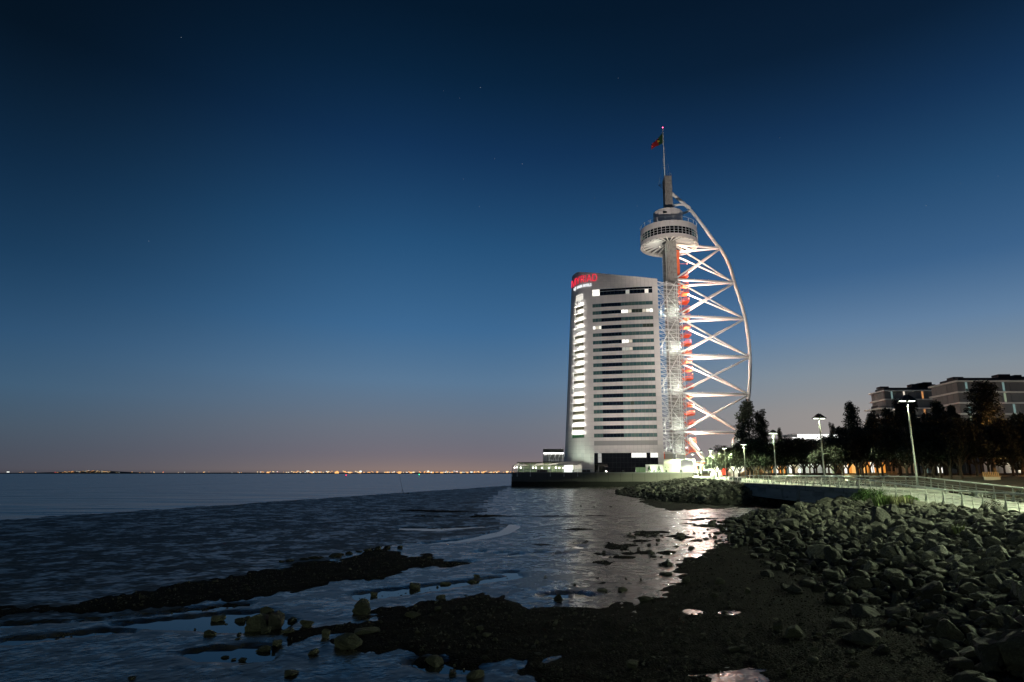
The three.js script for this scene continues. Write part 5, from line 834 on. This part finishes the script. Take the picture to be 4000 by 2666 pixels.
const litCool = glow(0.45, 0.7, 0.66, 0.32), litGreen = glow(0.6, 0.72, 0.48, 0.34), litAmber = glow(1, 0.45, 0.16, 0.55), litWhite = glow(1, 0.9, 0.75, 0.8), litDim = glow(0.5, 0.52, 0.45, 0.2);
apartment('left apartment block, further back, with amber and white lit window slits', 116, -212, 22, 9, 33.2, 3.15, 6, true, [litAmber, litCool, litWhite, litDim, litAmber], [[0.62, 4, 1.5], [0.72, 3, 1.9], [0.8, 3, 2.2], [0.88, 2, 1.4]]);
apartment('right apartment block, nearer, with grey panels and pale greenish window slits', 113, -168, 40, 12, 29.9, 3.1, 6, false, [litGreen, litDim, litGreen, litCool], [[0.42, 3.4, 1.4], [0.52, 2, 1.2], [0.47, 8, 0.7]]);
for (const [x, z] of [[100, -150], [118, -152], [136, -150], [108, -200], [126, -204]]) { const g = parkY(x, z), t = thing('road_lamp', 'pale road lamp in front of the apartment blocks', 'street lamp', V(x, g - 0.03, z), 0, 'road lamps before the apartment blocks'); mesh('pole', bar(V(0, 0, 0), V(0, 11, 0), 0.09, 8, 0.06), M.darkMetal, t); mesh('lamp_head', box(0.5, 0.12, 0.25, 0, 11, 0), glow(1, 0.92, 0.8, 3), t); const L = new THREE.PointLight(C(1, 0.93, 0.82), 200); L.name = 'road_lamp_light'; L.position.set(x, g + 10.7, z); L.shadow.radius = 8; scene.add(L); }
{ // bright hall roof far behind
  const a = atDepth(3098, 1760, -300), b = atDepth(3272, 1698, -300), t = thing('lit_hall', 'long hall with a glaring white lit roof band behind the trees', 'building', V(a.x, 3.5, -300)), w = b.x - a.x, top = b.y - 3.5;
  mesh('wall', box(w + 8, top - 3.4, 20, w / 2 - 2, (top - 3.4) / 2, -10), std(0.4, 0.4, 0.4, 0.8), t); for (let i = 0; i < 9; i++) { const h = 3.3 * (i === 0 ? 0.55 : 1); boxMesh('roof_glazing', w / 9 - 0.15, h, 0.3, (i + 0.5) * w / 9, top - 3.3 + h / 2, 0.1, glow(1, 1, 0.96, i % 2 ? 2.2 : 1.8), t); } mesh('hall_roof', box(w + 0.5, 0.25, 20, w / 2, top + 0.15, -10), M.white, t); for (let i = 0; i < 9; i++) boxMesh('mast', 0.15, 4, 0.15, i * w / 9, top - 1.8, 0.4, M.lampMetal, t);
  boxMesh('low_wing', 16, 1.2, 12, -9, top - 2.6, -6, std(0.25, 0.25, 0.26, 0.8), t);
}
{ // long low pavilions behind the trunks, one per lit stretch
  const bay = (name, label, u0, u1, v0, d, mat, pieces, piece, gapped) => { const a = atDepth(u0, 1850, -d), b = atDepth(u1, v0, -d), y0 = 3.6, t = thing(name, label, 'building', V(a.x, y0, -d)), w = b.x - a.x, h = b.y - y0; mesh('wall', box(w, h, 5, w / 2, h / 2, -2.6), mat, t); mesh('roof_edge', box(w + 0.4, 0.25, 5.4, w / 2, h + 0.12, -2.5), M.darkMetal, t); for (let i = 0; i < pieces; i++) { const m = piece[i % piece.length]; boxMesh(m.userData.lit ? 'lit_window' : 'wall_panel', w / pieces * (gapped || 0.92), h * (m.userData.lit ? 0.8 : 0.94), 0.1, (i + 0.5) * w / pieces, h * 0.48, 0.06 + 0.02 * (i % 2), m, t); } return t; };
  const L = m => { m.userData.lit = 1; return m; }, or1 = L(glow(1, 0.38, 0.06, 0.75)), or2 = L(glow(1, 0.5, 0.14, 1.0)), wh = L(glow(1, 0.95, 0.85, 1.2)), tan = std(0.5, 0.32, 0.18, 0.8), pale = std(0.5, 0.5, 0.47, 0.8), gr = L(glow(0.5, 0.6, 0.3, 0.5)), dk = std(0.06, 0.07, 0.07, 0.6), tealW = L(glow(0.3, 0.45, 0.4, 0.3));
  bay('shop_front', 'orange lit shop front behind the tree trunks', 3300, 3485, 1800, 168, std(0.3, 0.16, 0.06, 0.8), 13, [wh, or1, or2, or1, dk, or2, or1]);
  bay('pale_wall', 'plain pale grey wall behind the low white lamp', 3118, 3252, 1806, 196, pale, 9, [pale]);
  bay('green_kiosk', 'narrow greenish white lit kiosk between pale wall and orange shop', 3252, 3300, 1803, 190, pale, 4, [gr, wh]);
  bay('beige_fence', 'beige board fence beside the orange lit shop', 3485, 3570, 1806, 166, tan, 10, [std(0.34, 0.24, 0.15, 0.8), tan]);
  bay('dark_pavilion', 'dark glass pavilion with a few dim panes behind the slope trees', 3570, 3905, 1795, 172, dk, 18, [dk, dk, tealW, dk, dk, wh, dk]);
  bay('grey_wall_house', 'low grey wall house with one bright wall lamp', 3905, 4140, 1803, 150, std(0.3, 0.3, 0.29, 0.8), 10, [std(0.28, 0.28, 0.27, 0.8)]);
  bay('glass_restaurant', 'glass restaurant with orange columns and small lamps behind the plaza trees', 3000, 3112, 1806, 205, dk, 11, [gr, or1, tealW, wh, or1]);
  bay('plaza_stall', 'brightly lit white stall row by the plaza trees', 2862, 2905, 1818, 215, pale, 5, [wh, pale]);
  const wl = atDepth(3990, 1816, -149); const t = thing('wall_lamp', 'bright wall lamp on the low grey house', 'lamp', V(wl.x, wl.y, -149.7)); mesh('bracket', box(0.3, 0.3, 0.6, 0, 0, 0), M.darkMetal, t); mesh('lamp_lens', box(0.5, 0.35, 0.1, 0, 0.05, 0.35), glow(1, 0.9, 0.75, 8), t); const P = new THREE.PointLight(C(1, 0.85, 0.65), 60); P.name = 'wall_lamp_light'; P.position.set(wl.x, wl.y, -148.6); scene.add(P);
  for (const [u, d, col, cd] of [[3390, 163, C(1, 0.5, 0.15), 60], [3185, 190, C(0.95, 1, 0.9), 110], [3050, 198, C(1, 0.75, 0.45), 80], [2880, 208, C(1, 1, 0.95), 90]]) { const p = atDepth(u, 1806, -d), g = parkY(p.x, p.z); const s = thing('yard_lamp', 'small lamp on a pole in front of the low buildings', 'lamp', V(p.x, g - 0.05, p.z), 0, 'yard lamps by the low buildings'); mesh('pole', bar(V(0, 0, 0), V(0, p.y - g, 0), 0.05), M.darkMetal, s); mesh('lamp_head', new THREE.SphereGeometry(0.16, 8, 6).translate(0, p.y - g + 0.1, 0), glow(col.r, col.g, col.b, 6), s); const q = new THREE.PointLight(col, cd); q.name = 'yard_lamp_light'; q.position.set(p.x, p.y + 0.1, p.z); scene.add(q); }
  // tents on the plaza
  const tent = (u, d, w, h, mat, label, group) => { const p = atDepth(u, 1846, -d), g = parkY(p.x, -d), t = thing('event_tent', label, 'tent', V(p.x, g - 0.02, -d), 0.3, group); mesh('canopy', new THREE.LatheGeometry([[w, 0], [w * 0.96, h * 0.36], [w * 0.62, h * 0.52], [w * 0.25, h * 0.74], [0.03, h]].map(([a, b]) => new THREE.Vector2(a, b)), 8), mat, t); mesh('mast', bar(V(0, 0, 0), V(0, h + 0.3, 0), 0.05), M.lampMetal, t); if (mat.transmission) { mesh('tent_lamp', new THREE.SphereGeometry(0.14, 8, 6).translate(0.4, h * 0.5, 0), globeLampMat, t); const q = new THREE.PointLight(C(1, 0.95, 0.86), 22); q.name = 'tent_lamp_light'; q.position.set(p.x + 0.4 * Math.cos(0.3), g + h * 0.5, -d - 0.4 * Math.sin(0.3)); scene.add(q); } };
  const lit = new THREE.MeshPhysicalMaterial({ color: C(0.8, 0.78, 0.72), roughness: 0.9, transmission: 0.3, thickness: 0, side: THREE.DoubleSide });
  for (const [u, w] of [[2790, 1.2], [2804, 1.4], [2852, 1.3], [2866, 1.2]]) tent(u, 208, w * 1.2, 3.9, lit, 'small white pointed tent glowing beside the tower plaza', 'white tents by the tower plaza');
  const tanC = std(0.55, 0.36, 0.2, 0.9, { side: THREE.DoubleSide }); for (const [u, w] of [[2925, 2.6], [2965, 2.4]]) tent(u, 200, w * 1.2, 3.4, tanC, 'tan domed tent under the plaza trees', 'tan tents under the plaza trees');
  const rp2 = atDepth(2830, 1845, -206), sgn = thing('red_sign', 'glowing red sign panel under the plaza trees', 'sign', V(rp2.x, parkY(rp2.x, -206) - 0.02, -206)); mesh('panel', box(1.6, 2.6, 0.15, 0, 2.2, 0), glow(1, 0.06, 0.02, 1.4), sgn); mesh('post', box(0.2, 1, 0.12, 0, 0.5, 0), M.darkMetal, sgn);
}
{ // low retaining wall that closes the lawn, and the far park hedge
  const w = thing('retaining_wall', 'long low dark retaining wall along the back of the park lawn', 'wall', V(0, 0, 0)); const pts = [[2700, 222], [2900, 206], [3050, 190], [3250, 170], [3480, 140], [3700, 128], [4150, 122]]; for (let i = 0; i < pts.length - 1; i++) { const a = atDepth(pts[i][0], 1850, -pts[i][1]), b = atDepth(pts[i + 1][0], 1850, -pts[i + 1][1]); mesh('wall_section', hexa([V(a.x, 2.4, a.z), V(b.x, 2.4, b.z), V(b.x, 2.4, b.z - 0.4), V(a.x, 2.4, a.z - 0.4), V(a.x, 4.25, a.z), V(b.x, 4.4, b.z), V(b.x, 4.4, b.z - 0.4), V(a.x, 4.25, a.z - 0.4)]), std(0.1, 0.075, 0.055, 0.9), w); }
}
// ================================================================ BENCHES, BINS, PLANTS, SMALL THINGS
const benchWood = std(0.45, 0.28, 0.13, 0.7);
function bench(u, v, d, label, turn, group) {
  const p = atDepth(u, v, -d), g = parkY(p.x, -d), t = thing('park_bench', label, 'bench', V(p.x, g - 0.01, -d), turn, group);
  mesh('base', box(1.7, 0.4, 0.5, 0, 0.2, 0), std(0.5, 0.45, 0.38, 0.8), t); mesh('seat', box(1.9, 0.07, 0.6, 0, 0.44, 0.02), benchWood, t); for (let i = 0; i < 9; i++) { const s = boxMesh('back_slat', 0.12, 0.55, 0.04, -0.82 + i * 0.205, 0.76, -0.3, benchWood, t); s.rotation.x = -0.18; } mesh('back_rail', box(1.85, 0.07, 0.05, 0, 0.62, -0.31), benchWood, t);
}
bench(3877, 1872, 79, 'slatted wooden bench alone on the orange lit slope', -0.35); bench(3492, 1862, 106, 'slatted wooden bench under the trees by the near street lamp', 0.1);
for (const u of [3416, 3324]) bench(u, 1862, 108, 'slatted wooden bench along the dark wall behind the bridge', 0, 'benches along the dark wall');
{ const p = onGround(2792, 1872, 2.93); for (const dx of [0, 1.4]) { const t = thing('litter_bin', 'slim grey litter bin on the promenade pavement', 'bin', V(p.x + dx, 2.92, p.z - dx), 0, 'litter bins on the promenade'); mesh('body', box(0.35, 1.0, 0.35, 0, 0.5, 0), M.lampMetal, t); mesh('lid', box(0.4, 0.08, 0.4, 0, 1.05, 0), M.darkMetal, t); } }
{ // shrubs and grass at the head of the rocks
  const shrub = (label, u, v, z, w, h, n, col, leaf) => { const a = atDepth(u, v, z), y = nearBank(a.x, z), t = thing('shore_shrub', label, 'shrub', V(a.x, y - 0.02, z)), r = rngOf(u), cl = [], g = []; for (let i = 0; i < 12; i++) { const q = w * 0.75 * (r() - 0.5) * 2, e = [q, h * (0.3 + 0.55 * r()) * (1 - 0.35 * Math.abs(q / w)), 0.5 * w * (r() - 0.5), w * 0.3, h * 0.25]; cl.push(e); g.push(bar(V(q * 0.15, 0, 0), V(e[0], e[1], e[2]), 0.018, 4, 0.008)); } mesh('stems', g, barkM, t); mesh('foliage', leafCloud(r, cl, n, leaf), std(...col, 0.85, { side: THREE.DoubleSide }), t); };
  shrub('dense dark green shrub at the bridge end of the rocks', 3395, 1948, -50, 1.5, 1.25, 2600, [0.05, 0.1, 0.025], 0.07); shrub('low light green shrub below the water-side railing', 3545, 1978, -46.3, 1.0, 0.7, 1400, [0.09, 0.16, 0.03], 0.06); shrub('small reddish twiggy shrub by the end post of the railing', 3893, 2008, -37.4, 0.62, 1.05, 620, [0.07, 0.06, 0.04], 0.05); shrub('thin leafy shrub against the railing above the dense shrub', 3452, 1945, -48, 0.5, 0.85, 420, [0.06, 0.1, 0.03], 0.055);
  const tuft = (label, u, v, z, n, h, w, col) => { const a = atDepth(u, v, z), y = nearBank(a.x, z), r = rngOf(u * 3), pos = [], idx = []; let k = 0; for (let i = 0; i < n; i++) { const x = w * (r() - 0.5), zz = w * 0.6 * (r() - 0.5), hh = h * (0.5 + 0.6 * r()), lx = (r() - 0.5) * hh * 0.7, lz = (r() - 0.5) * hh * 0.7; pos.push(x - 0.012, 0, zz, x + 0.012, 0, zz, x + lx * 0.35 + 0.01, hh * 0.6, zz + lz * 0.35, x + lx, hh, zz + lz); idx.push(k, k + 1, k + 2, k, k + 2, k + 3); k += 4; } const g = new THREE.BufferGeometry(); g.setAttribute('position', new THREE.Float32BufferAttribute(pos, 3)); g.setIndex(idx); g.computeVertexNormals(); const o = mesh('grass_tuft', g, std(...col, 0.8, { side: THREE.DoubleSide })); o.position.set(a.x, y - 0.02, z); tag(o, label, 'grass'); };
  tuft('tall green grass tuft among the rocks below the dense shrub', 3460, 1998, -43.5, 420, 1.1, 1.3, [0.13, 0.19, 0.06]); tuft('dry pale grass tuft between the rocks below the light green shrub', 3525, 2002, -42.8, 320, 0.9, 1.1, [0.22, 0.22, 0.11]); tuft('single thin grass tuft in the middle of the rock slope', 3755, 2120, -29.5, 22, 0.75, 0.3, [0.14, 0.17, 0.06]);
}
{ // fishing rod at the water's edge and two channel buoys
  const p = onGround(1575, 1929, 0.05); const t = thing('fishing_rod', 'thin fishing rod standing on a rest at the water line', 'fishing rod', V(p.x, mudY(p.x, p.z) - 0.1, p.z)); mesh('rod', bar(V(0, 0, 0), V(-1.2, 4.6, 0), 0.035, 5, 0.015), M.darkMetal, t); mesh('rest', [bar(V(0.3, 0, 0), V(-0.3, 1.1, 0), 0.02, 4), bar(V(-0.5, 0, 0), V(-0.25, 1.1, 0), 0.02, 4)], M.darkMetal, t);
  for (const [u, v, c, name] of [[1351, 1859.5, [1, 0.03, 0.15], 'red'], [1637, 1855, [0.05, 1, 0.4], 'green']]) { const q = atDepth(u, v, -900), b = thing('channel_buoy', `small channel buoy with a ${name} light on the river`, 'buoy', V(q.x, -0.3, -900)); mesh('float', new THREE.CylinderGeometry(0.9, 1.1, 1.2, 10).translate(0, 0.4, 0), M.darkMetal, b); mesh('tower', [bar(V(-0.5, 0.9, 0), V(0, Math.max(1.6, q.y), 0), 0.06), bar(V(0.5, 0.9, 0), V(0, Math.max(1.6, q.y), 0), 0.06)], M.darkMetal, b); mesh('light', new THREE.SphereGeometry(0.62, 8, 6).translate(0, Math.max(1.9, q.y + 0.3), 0), glow(...c, 4), b); }
}
renderer.render(scene, camera);
